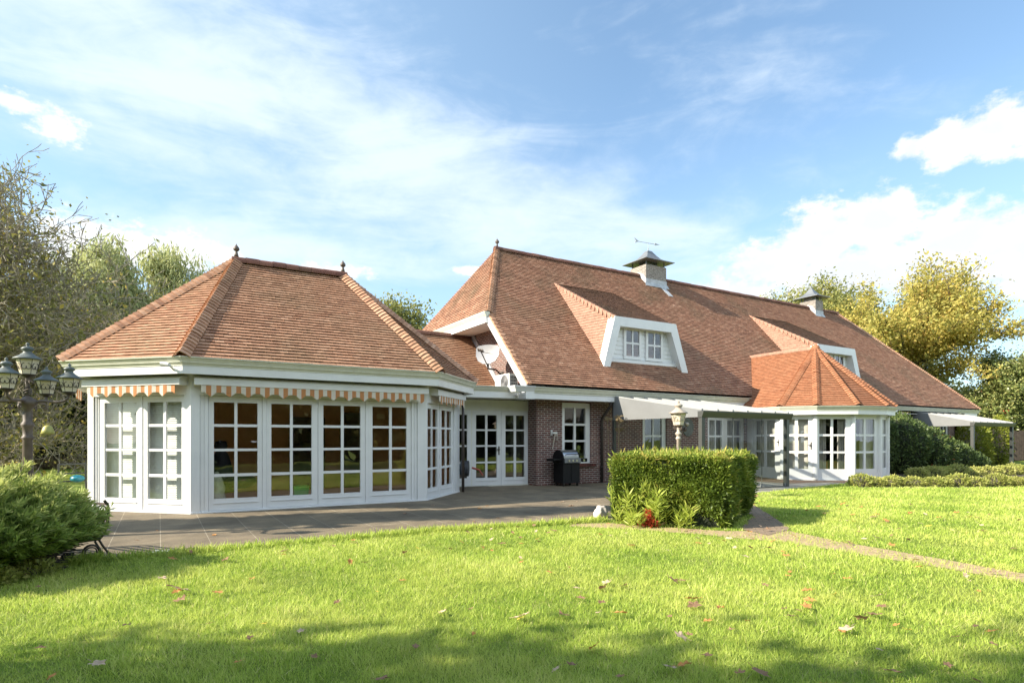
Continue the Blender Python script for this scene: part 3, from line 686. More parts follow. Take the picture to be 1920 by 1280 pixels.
hc_.build('hip_tiles', M['tile_p'], hs); hc_ = MB()
hip_caps(hc_, (38.2, 14.45, mz(14.45)), (34.3, RY, RZ), nF, nR_, .105, .15, .065, .022, 52)
hc_.build('hip_tiles', M['tile_p'], hs); hc_ = MB()
vt = np.array([0, 1, MS]); vt /= np.linalg.norm(vt); vnn = np.array([0, -MS, 1]); vnn /= np.linalg.norm(vnn)
for k in range(17):                                                                     # verge tiles
    p = np.array([9.17, 14.46, mz(14.46)])+vt*k*.205
    hc_.prism([p+vnn*.035, p+vt*.21+vnn*.012, p+vt*.21-vnn*.03, p-vnn*.03], (.15, 0, 0), float(np.clip(.6+rng.normal(0, .2), 0, 1)))
hc_.build('verge_tiles', M['tile_p'], hs)
for k, (x0, x1) in enumerate(((11.2, 18.7), (19.99, 31.5), (32.2, 34.4))):
    rc = MB(); ridge_caps(rc, (x0, RY, RZ+.03), (x1, RY, RZ+.03), .12, .34, 6+k); rc.build('ridge_tiles', M['ridge'], hs)
part('finial', M['lamp_iron'], hs, lambda mb: mb.lathe([(.05, 0), (.03, .1), (.03, .13), (.075, .17), (.08, .22), (.05, .27), (.012, .31), (.003, .36)], 11.32, RY, 12, RZ+.1), True)
# gutters and boards
def main_gut(mb, x0, x1): mb.sweep([(x0, 14.8), (x1, 14.8)], [(.28, 2.963), (.42, 2.963), (.42, 2.945), (.40, 2.93), (.37, 2.87), (.37, 2.857), (.335, 2.81), (.335, 2.785), (.28, 2.785)])
part('gutter', M['cream'], hs, lambda mb: main_gut(mb, 9.42, 19.35))
part('gutter', M['cream'], hs, lambda mb: main_gut(mb, 23.0, 38.15))
def main_fas(mb, x0, x1): mb.box(x0, x1, 14.49, 14.53, 2.615, 2.79)
for x0, x1 in ((9.42, 13.0), (16.5, 19.4), (27.6, 29.8), (36.6, 38.0)): part('fascia', M['white'], hs, lambda mb: main_fas(mb, x0, x1))
part('soffit', M['soffit'], hs, lambda mb: mb.box(9.42, 38.0, 14.535, 15.095, 2.63, 2.65))
part('eave_box', M['white'], hs, lambda mb: (mb.box(9.12, 9.415, 14.46, 15.05, 2.60, 2.83), mb.sweep([(9.12, 15.0), (9.12, 14.8), (9.415, 14.8)], [(.28, 2.97), (.42, 2.97), (.42, 2.95), (.37, 2.87), (.335, 2.80), (.28, 2.80)])))
def barge(mb):
    def q(y, dz): return (9.14, y, mz(y)+dz)
    mb.prism([q(14.5, -.05), q(16.88, -.05), q(16.88, -.34), q(14.5, -.34)], (.05, 0, 0))
    mb.prism([(9.19, 14.52, mz(14.52)-.20), (9.19, 16.88, mz(16.88)-.20), (9.19, 16.88, mz(16.88)-.225), (9.19, 14.52, mz(14.52)-.225)], (.71, 0, 0))
part('barge_board', M['white'], hs, barge)
HZ = mz(16.9)
part('gutter', M['cream'], hs, lambda mb: mb.sweep([(9.3, 23.3), (9.3, 16.78)], [(.10, HZ-.0), (.30, HZ-.0), (.30, HZ-.02), (.27, HZ-.09), (.235, HZ-.16), (.10, HZ-.16)]))
part('fascia', M['white'], hs, lambda mb: mb.box(9.06, 9.10, 16.82, 23.2, HZ-.36, HZ-.17))
part('soffit', M['soffit'], hs, lambda mb: mb.box(9.10, 9.90, 16.85, 23.2, HZ-.355, HZ-.33))
part('fascia', M['white'], hs, lambda mb: mb.box(9.06, 9.23, 16.80, 16.845, HZ-.36, HZ-.17))

def wall_holes(mb, O, d, n, L, z0, z1, holes, th=.28):
    xs = sorted({0, L, *[h[0] for h in holes], *[h[1] for h in holes]})
    for xa, xb in zip(xs[:-1], xs[1:]):
        hh = sorted([(h[2], h[3]) for h in holes if h[0] <= xa+1e-6 and h[1] >= xb-1e-6]); z = z0
        for (ha, hb) in hh:
            if ha > z: mb.obox(O, d, n, xa, xb, -th, 0, z, ha)
            z = hb
        if z < z1: mb.obox(O, d, n, xa, xb, -th, 0, z, z1)
WO = (9.9, 15.1); wd = (1, 0); wn = (0, -1)
H = [(.97, 2.11, .66, 2.58), (4.37, 5.51, .55, 2.28), (7.62, 9.72, .02, 2.28), (25.45, 26.35, .9, 2.2)]
wb = MB(); wall_holes(wb, WO, wd, wn, 27.3, 0, 2.63, H)
wb.box(36.92, 37.2, 15.1, 25, 0, 2.63); wb.box(9.9, 37.2, 24.72, 25, 0, 2.63)
wb.build('wall', M['brick'], hs)
gw = MB(); gy = [(15.38, 0), (15.38, 3.55), (16.85, 5.05), (16.85, HZ-.36), (23.2, HZ-.36), (23.2, 5.05), (25, 3.3), (25, 0)]
gw.prism([(9.9, y, z) for y, z in gy], (.28, 0, 0)); gw.build('gable_wall', M['brick'], hs)
# rowlock lintel and sill under the first window
def row(mb, x0, x1, z0, z1, y0, y1):
    k = int((x1-x0)/.075)
    for i in range(k): mb.box(x0+i*.075, x0+i*.075+.064, y0, y1, z0, z1, rng.random())
M['brick_t'] = m_tile('loose_brick', (0.085, 0.03, 0.026), (0.13, 0.045, 0.034), (0.18, 0.06, 0.042), 0.1)
part('window_sill', M['brick_t'], hs, lambda mb: row(mb, 10.75, 12.2, .555, .65, 15.02, 15.2))
part('lintel', M['brick_t'], hs, lambda mb: row(mb, 10.75, 12.2, 2.585, 2.628, 15.09, 15.2))
glazed(hs, 'window', WO, wd, wn, .97, 2.11, .66, 2.58, [(1.10, 1.47), (1.55, 1.93)], [(.82, 1.34), (1.40, 1.86), (1.93, 2.42)], .08, proud=-.05)
glazed(hs, 'window', WO, wd, wn, 4.37, 5.51, .55, 2.28, [(4.52, 4.88), (4.94, 5.32)], [(.62, .98), (1.03, 1.50), (1.57, 2.14)], .08, proud=-.05)
glazed(hs, 'door', WO, wd, wn, 7.62, 8.62, .02, 2.28, [(7.76, 8.08), (8.13, 8.46)], [(.40, .97), (1.03, 1.50), (1.57, 2.14)], .08, proud=-.05)
glazed(hs, 'door', WO, wd, wn, 8.625, 9.72, .02, 2.28, [(8.76, 9.10), (9.16, 9.55)], [(.40, .97), (1.03, 1.50), (1.57, 2.14)], .08, proud=-.05, handle=(8.70, 1.05))
glazed(hs, 'window', WO, wd, wn, 25.45, 26.35, .9, 2.2, [(25.6, 25.88), (25.94, 26.2)], [(1.05, 1.55), (1.62, 2.08)], .08, proud=-.05)
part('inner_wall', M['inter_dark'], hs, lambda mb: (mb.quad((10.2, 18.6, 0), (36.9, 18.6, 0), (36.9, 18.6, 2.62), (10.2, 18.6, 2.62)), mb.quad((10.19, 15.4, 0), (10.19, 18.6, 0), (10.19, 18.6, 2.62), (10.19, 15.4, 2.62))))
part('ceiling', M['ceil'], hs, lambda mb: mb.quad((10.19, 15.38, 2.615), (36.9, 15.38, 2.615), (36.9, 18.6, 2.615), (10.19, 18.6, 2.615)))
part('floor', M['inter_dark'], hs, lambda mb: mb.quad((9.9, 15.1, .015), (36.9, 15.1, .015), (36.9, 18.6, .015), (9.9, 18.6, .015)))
part('downpipe', M['downpipe'], hs, lambda mb: (mb.tube([(12.42, 14.56, 2.62), (12.42, 14.62, 2.5), (12.42, 15.02, 2.10), (12.42, 15.04, 1.98), (12.42, 15.04, .02)], .05, 10), [mb.tube([(12.42, 15.04, z), (12.42, 15.04, z+.05)], .062, 10) for z in (.5, 1.75)]), True)

# low link between pavilion and house
lk = np.array([6.6, 15.95]); lk2 = np.array([9.92, 15.56]); lL = np.linalg.norm(lk2-lk); ld = (lk2-lk)/lL; ln_ = np.array([ld[1], -ld[0]])
def lx(x): return (x-6.6)/ld[0]
def link_w(mb):
    mb.obox(lk, ld, ln_, 0, lL-.0, -.2, .0, 2.30, 2.62)
    for x0, x1 in ((8.02, 8.06), (9.9, 9.915)): mb.obox(lk, ld, ln_, lx(x0), lx(x1), -.1, -.02, .03, 2.30)
    mb.obox(lk, ld, ln_, 0, lL-.01, -.1, .012, 0, .035)
part('link_wall', M['plaster'], hs, link_w)
rw = [(.26, .70), (.75, 1.20), (1.25, 1.68), (1.73, 2.16)]
glazed(hs, 'door', lk, ld, ln_, lx(7.05), lx(8.02), .04, 2.30, [(lx(7.16), lx(7.5)), (lx(7.56), lx(7.9))], rw, .06, proud=-.02)
glazed(hs, 'door', lk, ld, ln_, lx(8.06), lx(8.99), .04, 2.30, [(lx(8.18), lx(8.48)), (lx(8.55), lx(8.85))], rw, .06, proud=-.02, handle=(lx(8.92), 1.08))
glazed(hs, 'door', lk, ld, ln_, lx(9.0), lx(9.9), .04, 2.30, [(lx(9.14), lx(9.42)), (lx(9.50), lx(9.78))], rw, .06, proud=-.02)
part('link_fascia', M['white'], hs, lambda mb: mb.prism([(6.9, 15.14, 2.63), (9.12, 14.80, 2.63), (9.12, 14.84, 2.63), (6.9, 15.18, 2.63)], (0, 0, .18)))
part('link_soffit', M['soffit'], hs, lambda mb: mb.prism([(6.9, 15.18, 2.64), (9.12, 14.84, 2.64), (9.95, 15.5, 2.64), (6.9, 15.95, 2.64)], (0, 0, .02)))
part('gutter', M['cream'], hs, lambda mb: mb.sweep([(6.75, 15.3), (9.12, 14.935)], [(.05, 2.963), (.22, 2.963), (.22, 2.945), (.19, 2.90), (.17, 2.86), (.14, 2.82), (.14, 2.80), (.05, 2.80)]))
lt_ = MB(); ldk = MB()
lp = [(6.2, 17.3, 3.0), (9.89, 17.3, 3.0), (9.89, 19.5, 5.15), (6.2, 19.5, 5.15)]
roof_plane(lt_, ldk, lp, .103, .166, 60, .034)
ldk.poly([(6.2, 19.5, 5.15), (9.89, 19.5, 5.15), (9.89, 22.5, 2.9), (6.2, 22.5, 2.9)])
lt_.build('link_roof', M['tile_p'], hs, fix=False); ldk.build('link_roof_deck', M['deck'], hs)
part('flat_roof', M['lead'], hs, lambda mb: mb.prism([(6.6, 15.2, 2.86), (9.3, 14.8, 2.86), (9.88, 15.2, 2.86), (9.88, 17.4, 2.86), (6.6, 17.4, 2.86)], (0, 0, .05)))
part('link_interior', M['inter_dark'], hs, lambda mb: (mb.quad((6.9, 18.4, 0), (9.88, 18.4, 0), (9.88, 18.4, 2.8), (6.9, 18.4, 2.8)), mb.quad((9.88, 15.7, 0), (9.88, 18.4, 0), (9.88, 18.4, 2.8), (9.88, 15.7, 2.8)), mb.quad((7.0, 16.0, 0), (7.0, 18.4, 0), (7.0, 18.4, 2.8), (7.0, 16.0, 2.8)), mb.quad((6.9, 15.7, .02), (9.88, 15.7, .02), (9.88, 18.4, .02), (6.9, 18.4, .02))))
part('link_ceiling', M['ceil'], hs, lambda mb: mb.box(6.4, 9.87, 15.62, 18.6, 2.70, 2.75))
rc = MB(); ridge_caps(rc, (6.3, 19.5, 5.18), (9.88, 19.5, 5.18), .12, .34, 9); rc.build('link_ridge_tiles', M['ridge'], hs)
part('flashing', M['lead'], hs, lambda mb: mb.prism([(9.86, 17.25, 3.02), (9.86, 19.5, 5.22), (9.86, 19.5, 5.48), (9.86, 17.25, 3.28)], (.037, 0, 0)))
part('pavilion_valley_roof', M['deck'], hs, lambda mb: mb.poly([(5.0, 15.3, 4.6), (6.3, 17.4, 3.0), (6.3, 19.5, 5.1), (4.2, 16.5, 5.2)]))

# dormers
def dormer(dx):
    def X(p): return (p[0]+dx, *p[1:])
    sd_ = MB()
    zz = [4.02, 4.19, 4.34, 4.49, 4.64, 4.79, 4.94, 5.10, 5.27, 5.36]
    def xl(z): return 12.98+(z-4.02)*.34
    def xr(z): return 16.30-(z-4.02)*.38
    for za, zb in zip(zz[:-1], zz[1:]):
        op = za >= 4.18 and zb <= 5.28
        L0 = [((xl(za), xl(zb)), (xr(za), xr(zb)))] if not op else [((xl(za), xl(zb)), (13.73, 13.73)), ((14.53, 14.53), (14.75, 14.75)), ((15.57, 15.57), (xr(za), xr(zb)))]
        for (p_, q_) in L0:
            sd_.prism([X((p_[0], 15.485, za)), X((q_[0], 15.485, za)), X((q_[1], 15.50, zb)), X((p_[1], 15.50, zb))], (0, .05, 0))
    do = sd_.build('dormer', M['white'], hs)
    def bb(mb):
        for q in ([(12.62, 3.80), (12.90, 3.80), (13.36, 5.24), (13.12, 5.56)], [(13.12, 5.56), (13.36, 5.24), (15.74, 5.24), (15.98, 5.56)], [(15.98, 5.56), (15.74, 5.24), (16.30, 3.80), (16.60, 3.80)]):
            mb.prism([X((x, 15.20, z)) for x, z in q], (0, .34, 0))
    part('barge_board', M['white'], do, bb)
    part('sill_board', M['white'], do, lambda mb: mb.box(13.0+dx, 16.22+dx, 15.40, 15.484, 3.86, 4.16))
    ct = MB(); cd = MB()
    TL, TR = X((13.08, 18.7, 7.41)), X((16.05, 18.7, 7.41))
    roof_plane(ct, cd, [X((12.70, 15.30, 3.90)), X((13.18, 15.30, 5.52)), TL], .105, .18, 70, .02)
    ct.build('cheek_tiles', M['tile_ck'], do, fix=False)
    c2 = MB(); roof_plane(c2, cd, [X((16.52, 15.30, 3.90)), X((15.92, 15.30, 5.52)), TR], .105, .18, 71, .02)
    roof_plane(c2, cd, [X((13.12, 15.22, 5.50)), X((15.98, 15.22, 5.50)), TR, TL], .105, .18, 72, .022)
    c2.build('dormer_roof', M['tile_dr'], do, fix=False); cd.build('dormer_deck', M['deck'], do)
    v = MB(); a_ = np.array(X((13.14, 15.22, 5.53))); b_ = np.array(TL); kk = 17
    nC = nrm3(X((12.70, 15.30, 3.90)), X((13.18, 15.30, 5.52)), TL); nC = nC if nC[0] < 0 else -nC
    for i in range(kk):
        p = a_+(b_-a_)*i/kk; q = a_+(b_-a_)*(i+1.1)/kk; t = float(np.clip(.6+rng.normal(0, .2), 0, 1))
        v.prism([p+np.array([-.02, 0, .05]), q+np.array([-.02, 0, .02]), q+np.array([.02, 0, -.17]), p+np.array([-.06, 0, -.17])], (.10, 0, 0), t)
    v.build('verge_tiles', M['tile_ck'], do)
    for (xa, xb) in ((13.83, 14.43), (14.85, 15.47)):
        m_ = (xa+xb)/2
        glazed(hs, 'window', (dx, 15.47), (1, 0), (0, -1), xa-.10, xb+.10, 4.19, 5.27, [(xa, m_-.028), (m_+.028, xb)], [(4.30, 4.72), (4.78, 5.19)], .055, proud=.035, sill_line=False)
    part('dormer_interior', M['inter_dark'], do, lambda mb: mb.quad((13.3+dx, 16.4, 4.1), (16.0+dx, 16.4, 4.1), (16.0+dx, 16.4, 5.7), (13.3+dx, 16.4, 5.7)))
M['tile_ck'] = m_tile('clay_tiles_cheek', (0.29, 0.15, 0.10), (0.345, 0.185, 0.125), (0.40, 0.23, 0.16), 0.10)
M['tile_dr'] = m_tile('mossy_tiles', (0.13, 0.07, 0.045), (0.19, 0.10, 0.062), (0.27, 0.15, 0.09), 0.7, (0.085, 0.075, 0.045))
dormer(0.0); dormer(11.5)

# chimneys
def chimney(x0, x1, y0, y1, ztop, vane):
    cb_ = MB(); cb_.box(x0, x1, y0, y1, 7.6, ztop); co = cb_.build('chimney', M['brick_ch'], hs)
    cx, cy = (x0+x1)/2, (y0+y1)/2
    def lead(mb):
        mb.prism([(x0-.02, y0-.02, 8.30), (x1+.02, y0-.02, 8.30), (x1+.02, y0-.02, 8.62), (x0-.02, y0-.02, 8.62)], (0, .018, 0))
        mb.prism([(x0-.1, y0-.10, mz(y0-.10)+.05), (x1+.1, y0-.10, mz(y0-.10)+.05), (x1+.05, y0-.021, 8.45), (x0-.05, y0-.021, 8.45)], (0, 0, -.03))
        mb.prism([(x0-.02, y0, 8.40), (x0-.02, cy, 8.86), (x0-.02, cy, 9.0), (x0-.02, y0+.15, 8.85), (x0-.02, y0, 8.64)], (.018, 0, 0))
        if vane: mb.prism([(x1-.42, y0-.11, mz(y0-.11)+.05), (x1-.15, y0-.11, mz(y0-.11)+.05), (x1-.12, y0-.55, mz(y0-.55)+.05), (x1-.38, y0-.55, mz(y0-.55)+.05)], (0, 0, -.02))
    part('flashing', M['lead'], co, lead)
    def cap(mb):
        hx, hy = (x1-x0)/2+.27, (y1-y0)/2+.27; zb = ztop+.19
        prof = [(1.0, 0), (1.0, .03), (.72, .10), (.48, .22), (.30, .40), (.17, .56), (.15, .60)] if vane else [(1.0, 0), (1.0, .03), (.70, .10), (.44, .22), (.24, .40), (.08, .58), (.02, .62)]
        rr = [[(cx-hx*s, cy-hy*s, zb+z), (cx+hx*s, cy-hy*s, zb+z), (cx+hx*s, cy+hy*s, zb+z), (cx-hx*s, cy+hy*s, zb+z)] for s, z in prof]
        v = [p for r_ in rr for p in r_]; f = []
        for i in range(len(rr)-1):
            for j in range(4): f.append((i*4+j, i*4+(j+1) % 4, i*4+4+(j+1) % 4, i*4+4+j))
        f.append((3, 2, 1, 0)); f.append(tuple(range(len(v)-4, len(v)))); mb.add(v, f)
        for sx in (-1, 1):
            for sy in (-1, 1): mb.box(cx+sx*(hx-.34)-.02, cx+sx*(hx-.34)+.02, cy+sy*(hy-.34)-.02, cy+sy*(hy-.34)+.02, ztop, zb)
    part('chimney_cap', M['zinc'], co, cap)
    part('flue', M['brick_ch'], co, lambda mb: mb.box(cx-.33, cx+.33, cy-.25, cy+.25, ztop, ztop+.18))
    if vane:
        def va(mb):
            zt = ztop+.19+.58; mb.tube([(cx, cy, zt), (cx, cy, zt+.18)], .022, 8); mb.tube([(cx, cy, zt+.18), (cx, cy, zt+.40)], .008, 6)
            zb = zt+.40; mb.tube([(cx-.62, cy, zb-.01), (cx+.5, cy, zb+.03)], .012, 6)
            mb.prism([(cx+.40, cy-.01, zb+.08), (cx+.72, cy-.01, zb+.045), (cx+.40, cy-.01, zb-.03)], (0, .02, 0))
            mb.prism([(cx-.58, cy-.01, zb-.01), (cx-.85, cy-.01, zb+.12), (cx-.76, cy-.01, zb), (cx-.85, cy-.01, zb-.13)], (0, .02, 0))
        part('weather_vane', M['lead'], co, va)
    else:
        part('finial', M['zinc'], co, lambda mb: mb.tube([(cx, cy, ztop+.8), (cx, cy, ztop+.95)], .012, 6))
chimney(18.72, 19.97, 19.6, 20.62, 9.26, True)
chimney(31.5, 32.2, 19.6, 20.55, 9.2, False)

# bay
BC = [(19.75, 15.1), (18.85, 12.95), (19.37, 12.06), (20.43, 11.35), (21.65, 11.11), (22.5, 11.28), (23.3, 11.9), (23.75, 12.9), (23.75, 15.1)]
BG = [(18.85, 15.0)]+BC[1:]
NB = len(BC); AP = (21.5, 13.4, 4.88); AB = (21.5, 16.4, 4.88)
be = [(18.61, 16.4, 2.56)]
for i in range(1, NB-1):
    a_, b_, c_ = np.array(BG[i-1]), np.array(BG[i]), np.array(BG[i+1]); e1 = (b_-a_)/np.linalg.norm(b_-a_); e2 = (c_-b_)/np.linalg.norm(c_-b_)
    n1 = np.array([e1[1], -e1[0]]); n2_ = np.array([e2[1], -e2[0]]); m_ = (n1+n2_)/(1+n1@n2_); q = b_+m_*.24; be.append((q[0], q[1], 2.56))
be.append((23.99, 16.4, 2.56))
bt_ = MB(); bd = MB(); bp = []
for i in range(NB-1):
    pts = [be[i], be[i+1], AP] if i not in (0, NB-2) else ([be[0], be[1], AP, AB] if i == 0 else [be[NB-2], be[NB-1], AB, AP])
    bp.append(nrm3(*pts[:3])); roof_plane(bt_, bd, pts, .103, .166, 80+i, .03)
bt_.build('bay_roof', M['tile_b'], hs, fix=False); bd.build('bay_roof_deck', M['deck'], hs)
for i in range(1, NB-1):
    hcb = MB(); hip_caps(hcb, be[i], AP, bp[i-1], bp[i], .103, .135, .075, .02, 90+i); hcb.build('bay_hip_tiles', M['tile_b'], hs)
rc = MB(); ridge_caps(rc, (21.5, 13.35, 4.89), (21.5, 16.3, 4.89), .11, .34, 11); rc.build('bay_ridge_tiles', M['tile_ck'], hs)
part('bay_ridge_end', M['tile_b'], hs, lambda mb: mb.lathe([(.15, -.08), (.16, .0), (.12, .09), (.04, .14)], 21.5, 13.38, 12, 4.89), True)
part('bay_gutter', M['cream'], hs, lambda mb: mb.sweep(BG, [(.14, 2.56), (.30, 2.56), (.30, 2.545), (.265, 2.48), (.235, 2.43), (.235, 2.41), (.14, 2.41)]))
part('bay_fascia', M['white'], hs, lambda mb: mb.sweep(BG, [(-.05, 2.43), (.22, 2.43), (.22, 2.27), (-.05, 2.27)]))
def bayf(i): a_, b_ = np.array(BC[i]), np.array(BC[i+1]); e = (b_-a_)/np.linalg.norm(b_-a_); return a_, e, np.array([e[1], -e[0]])
def bayw(mb):
    mb.sweep(BC, [(-.12, 2.268), (0, 2.268), (0, 2.22), (-.12, 2.22)])
    mb.sweep(BC, [(-.12, .0), (.015, .0), (.015, .05), (-.12, .05)])
    for i in range(1, NB-1):
        p = BC[i]; mb.lathe([(.085, .05), (.085, 2.22)], p[0]*.99+21.5*.01, p[1]*.99+13.4*.01, 10)
    for (s0, s1, i) in ((0, .36, 0), (0.0, .98, 5), (0, 1.05, 6), (0, 2.15, 7)):
        q_, e, n_ = bayf(i); mb.obox(q_, e, n_, s0, s1, -.1, 0, .05, 2.22)
part('bay_wall', M['white'], hs, bayw)
br = [(.40, .94), (1.01, 1.53), (1.60, 2.12)]
q, e, n_ = bayf(0); glazed(hs, 'door', q, e, n_, .37, 2.26, .05, 2.22, [(.57, 1.15), (1.29, 1.85)], br, .06, proud=-.015, sill_line=False, handle=(2.1, 1.3))
q, e, n_ = bayf(1); glazed(hs, 'door', q, e, n_, .05, .98, .05, 2.22, [(.15, .39), (.49, .81)], br, .06, proud=-.015, sill_line=False, handle=(.90, 1.2))
q, e, n_ = bayf(2); glazed(hs, 'window', q, e, n_, .05, 1.23, .05, 2.22, [(.14, .53), (.61, 1.02)], br, .06, proud=-.015, sill_line=False)
q, e, n_ = bayf(3); glazed(hs, 'window', q, e, n_, .05, 1.19, .05, 2.22, [(.12, .50), (.60, 1.0)], br, .06, proud=-.015, sill_line=False)
q, e, n_ = bayf(4); glazed(hs, 'window', q, e, n_, .05, .82, .05, 2.22, [(.12, .36), (.46, .72)], br, .06, proud=-.015, sill_line=False)
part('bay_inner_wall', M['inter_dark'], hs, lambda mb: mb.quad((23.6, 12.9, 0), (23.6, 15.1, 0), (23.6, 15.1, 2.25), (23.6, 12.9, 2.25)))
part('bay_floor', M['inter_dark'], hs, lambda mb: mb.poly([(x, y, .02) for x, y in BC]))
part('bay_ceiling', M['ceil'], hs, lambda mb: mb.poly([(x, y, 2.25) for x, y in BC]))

# ------------------------------------------------------------------ glass canopies
def canopy(x0, x1, yf, yb, label, full):
    t = thing('patio_canopy', label, 'canopy', ((x0+x1)/2, yf, 0), 'lean-to glass canopies on the house')
    zf, zb = 2.20, 2.76
    def zr(y): return zf+(zb-zf)*(y-yf)/(yb-yf)
    part('beam', M['anth'], t, lambda mb: mb.prism([(x0-.02, yf-.02, 2.19), (x0-.02, yf-.10, 2.14+.06), (x0-.02, yf-.10, 2.17), (x0-.02, yf-.04, 2.02), (x0-.02, yf+.10, 2.02), (x0-.02, yf+.10, 2.19)], (x1-x0+.12, 0, 0)))
    for px in (x0, x1-.12): part('post', M['anth'], t, lambda mb: mb.box(px, px+.12, yf-.03, yf+.09, 0, 2.02))
    part('wall_beam', M['anth'], t, lambda mb: (mb.box(x0, x1, yb-.06, yb+.08, zb-.16, zb+.04), mb.box(x0, x0+.09, yb-.02, yb+.07, 0, zb-.16)))
    n = 7
    for i in range(n):
        xx = x0+(x1-x0-.06)*i/(n-1)
        part('rafter', M['rafter'], t, lambda mb: mb.prism([(xx, yf-.02, zr(yf-.02)+.055), (xx, yb, zr(yb)+.055), (xx, yb, zr(yb)-.06), (xx, yf-.02, zr(yf-.02)-.05)], (.06, 0, 0)))
    part('roof_glass', M['roofglass'], t, lambda mb: mb.poly([(x0+.02, yf, zr(yf)+.0), (x1-.02, yf, zr(yf)+.0), (x1-.02, yb, zr(yb)+.0), (x0+.02, yb, zr(yb)+.0)]))
    part('side_panel', M['panel'], t, lambda mb: mb.prism([(x0-.015, yf-.03, 2.03), (x0-.015, yb, 2.03), (x0-.015, yb, zr(yb)+.03), (x0-.015, yf-.03, zr(yf)+.02)], (.03, 0, 0)))
    if full:
        part('side_glass', M['glass_c'], t, lambda mb: mb.quad((x0+.05, yf+.1, .06), (x0+.05, yb-.02, .06), (x0+.05, yb-.02, 2.03), (x0+.05, yf+.1, 2.03)), fix=False)
        xm = x0+(x1-x0)*.36; xm2 = x0+(x1-x0)*.685
        for (a, b, yy) in ((x0+.12, xm, yf+.06), (xm-.04, xm2, yf+.03), (xm2-.03, x1-.12, yf)):
            g_ = MB(); g_.quad((a, yy, .05), (b, yy, .05), (b, yy, 2.02), (a, yy, 2.02)); go = g_.build('sliding_glass', M['glass_c'], t)
            part('edge_strip', M['anth'], go, lambda mb: mb.box(b-.008, b, yy-.004, yy+.014, .05, 2.02))
            part('bottom_clamp', M['panel'], go, lambda mb: mb.box(b-.07, b, yy-.01, yy+.02, .02, .12))
        part('floor_rail', M['anth'], t, lambda mb: mb.box(x0+.1, x1-.1, yf-.02, yf+.1, .0, .035))
    return t
M['roofglass'] = m_glass('tinted_roof_glass', (0.50, 0.53, 0.52), 1.4, 0.05, 0.03)
M['rafter'] = m_plain('rafter_paint', (0.34, 0.345, 0.34), 0.45, 0.04, 3)
canopy(12.5, 16.3, 11.0, 14.55, 'grey framed glass patio canopy with sliding glass front behind the clipped hedge', True)
canopy(31.7, 36.0, 12.25, 14.75, 'open grey patio canopy at the far right end of the house behind the climber', False)

# ------------------------------------------------------------------ rooms: blinds, curtains, furniture
def curtain(label, p0, p1, z0, z1, mat='curtain', folds=7, amp=.035):
    mb = MB(); p0 = np.array(p0); p1 = np.array(p1); L = np.linalg.norm(p1-p0); d_ = (p1-p0)/L; n_ = np.array([d_[1], -d_[0]])
    k = folds*6; pts = [p0+d_*L*i/k+n_*amp*math.sin(i/6*2*math.pi)*(1+.3*math.sin(i*.7)) for i in range(k+1)]
    for i in range(k): mb.quad((*pts[i], z0), (*pts[i+1], z0), (*pts[i+1], z1), (*pts[i], z1))
    o = mb.build('curtain', M[mat], None, True, fix=False); return tag(o, label, 'curtain')
def inset(i, s, dep, fr=bayf):
    r_ = fr(i); return r_[0]+r_[1]*s-r_[2]*dep
curtain('pale curtain hanging at the left of the wide bay window with the flowers', inset(2, .06, .22), inset(2, .46, .22), .05, 2.2)
curtain('pale curtain hanging at the right side of the wide bay window', inset(2, .84, .22), inset(2, 1.2, .22), .05, 2.2)
curtain('grey curtain filling the right half of the bay window above the low shrubs', inset(3, .58, .25), inset(3, 1.15, .25), .05, 2.2)
curtain('grey curtain behind the bay door under the glass canopy', inset(0, .45, .2), inset(0, 2.2, .2), .05, 2.2, folds=14)
curtain('smooth grey blackout curtain behind the narrow bay door with the handle', inset(1, .0, .2), inset(1, .95, .2), .05, 2.2, folds=4, amp=.015)
curtain('dark folded curtain behind the right door of the low link', (9.48, 15.95), (9.82, 15.92), .05, 2.25, 'inter_dark')
curtain('dim curtain behind the double door under the canopy', (17.6, 15.45), (19.6, 15.45), .05, 2.25, folds=14)
def blind(label, s0, s1):
    f = frame_of(0); mb = MB()
    for k in range(60):
        z = .13+k*.0355; O_ = np.array([*f[0], 0.0]); D_ = np.array([*f[1], 0.0]); N_ = np.array([*f[2], 0.0]); U_ = np.array([0, 0, 1.0])
        mb.prism([O_+D_*s0-N_*.19+U_*z, O_+D_*s1-N_*.19+U_*z, O_+D_*s1-N_*.205+U_*(z+.034), O_+D_*s0-N_*.205+U_*(z+.034)], tuple(-N_*.002))
    return tag(mb.build('window_blind', M['blind']), label, 'blind')
blind('lowered slat blind across the pavilion door nearest the juniper', .22, 1.26)
blind('lowered slat blind across the pavilion door next to the front corner', 1.30, 2.36)

def chair_in(name, label, p, rz, mat, seat=.45, hb=.95, cat='chair'):
    t = thing(name, label, cat, (*p, .03)); c_, s_ = math.cos(rz), math.sin(rz)
    d_ = (c_, s_); n_ = (-s_, c_)
    part('seat', M[mat], t, lambda mb: mb.obox((*p, .03), d_, n_, -.23, .23, -.22, .22, seat-.05, seat))
    part('backrest', M[mat], t, lambda mb: mb.obox((*p, .03), d_, n_, -.22, .22, .19, .235, seat, hb))
    for a_ in (-.2, .2):
        for b_ in (-.19, .2): part('leg', M[mat], t, lambda mb: mb.obox((*p, .03), d_, n_, a_-.02, a_+.02, b_-.02, b_+.02, 0, seat-.05))
    return t
chair_in('dining_chair', 'orange wooden dining chair seen low in the left pane of the wide bay window', (20.05, 12.35), R(135), 'wood', .45, .62)
chair_in('dining_chair', 'orange wooden dining chair seen low in the right pane of the wide bay window', (20.6, 11.95), R(100), 'wood', .45, .62)
t = thing('bay_table', 'small table with pink flowers inside the bay window', 'table', (20.9, 13.2, .03))
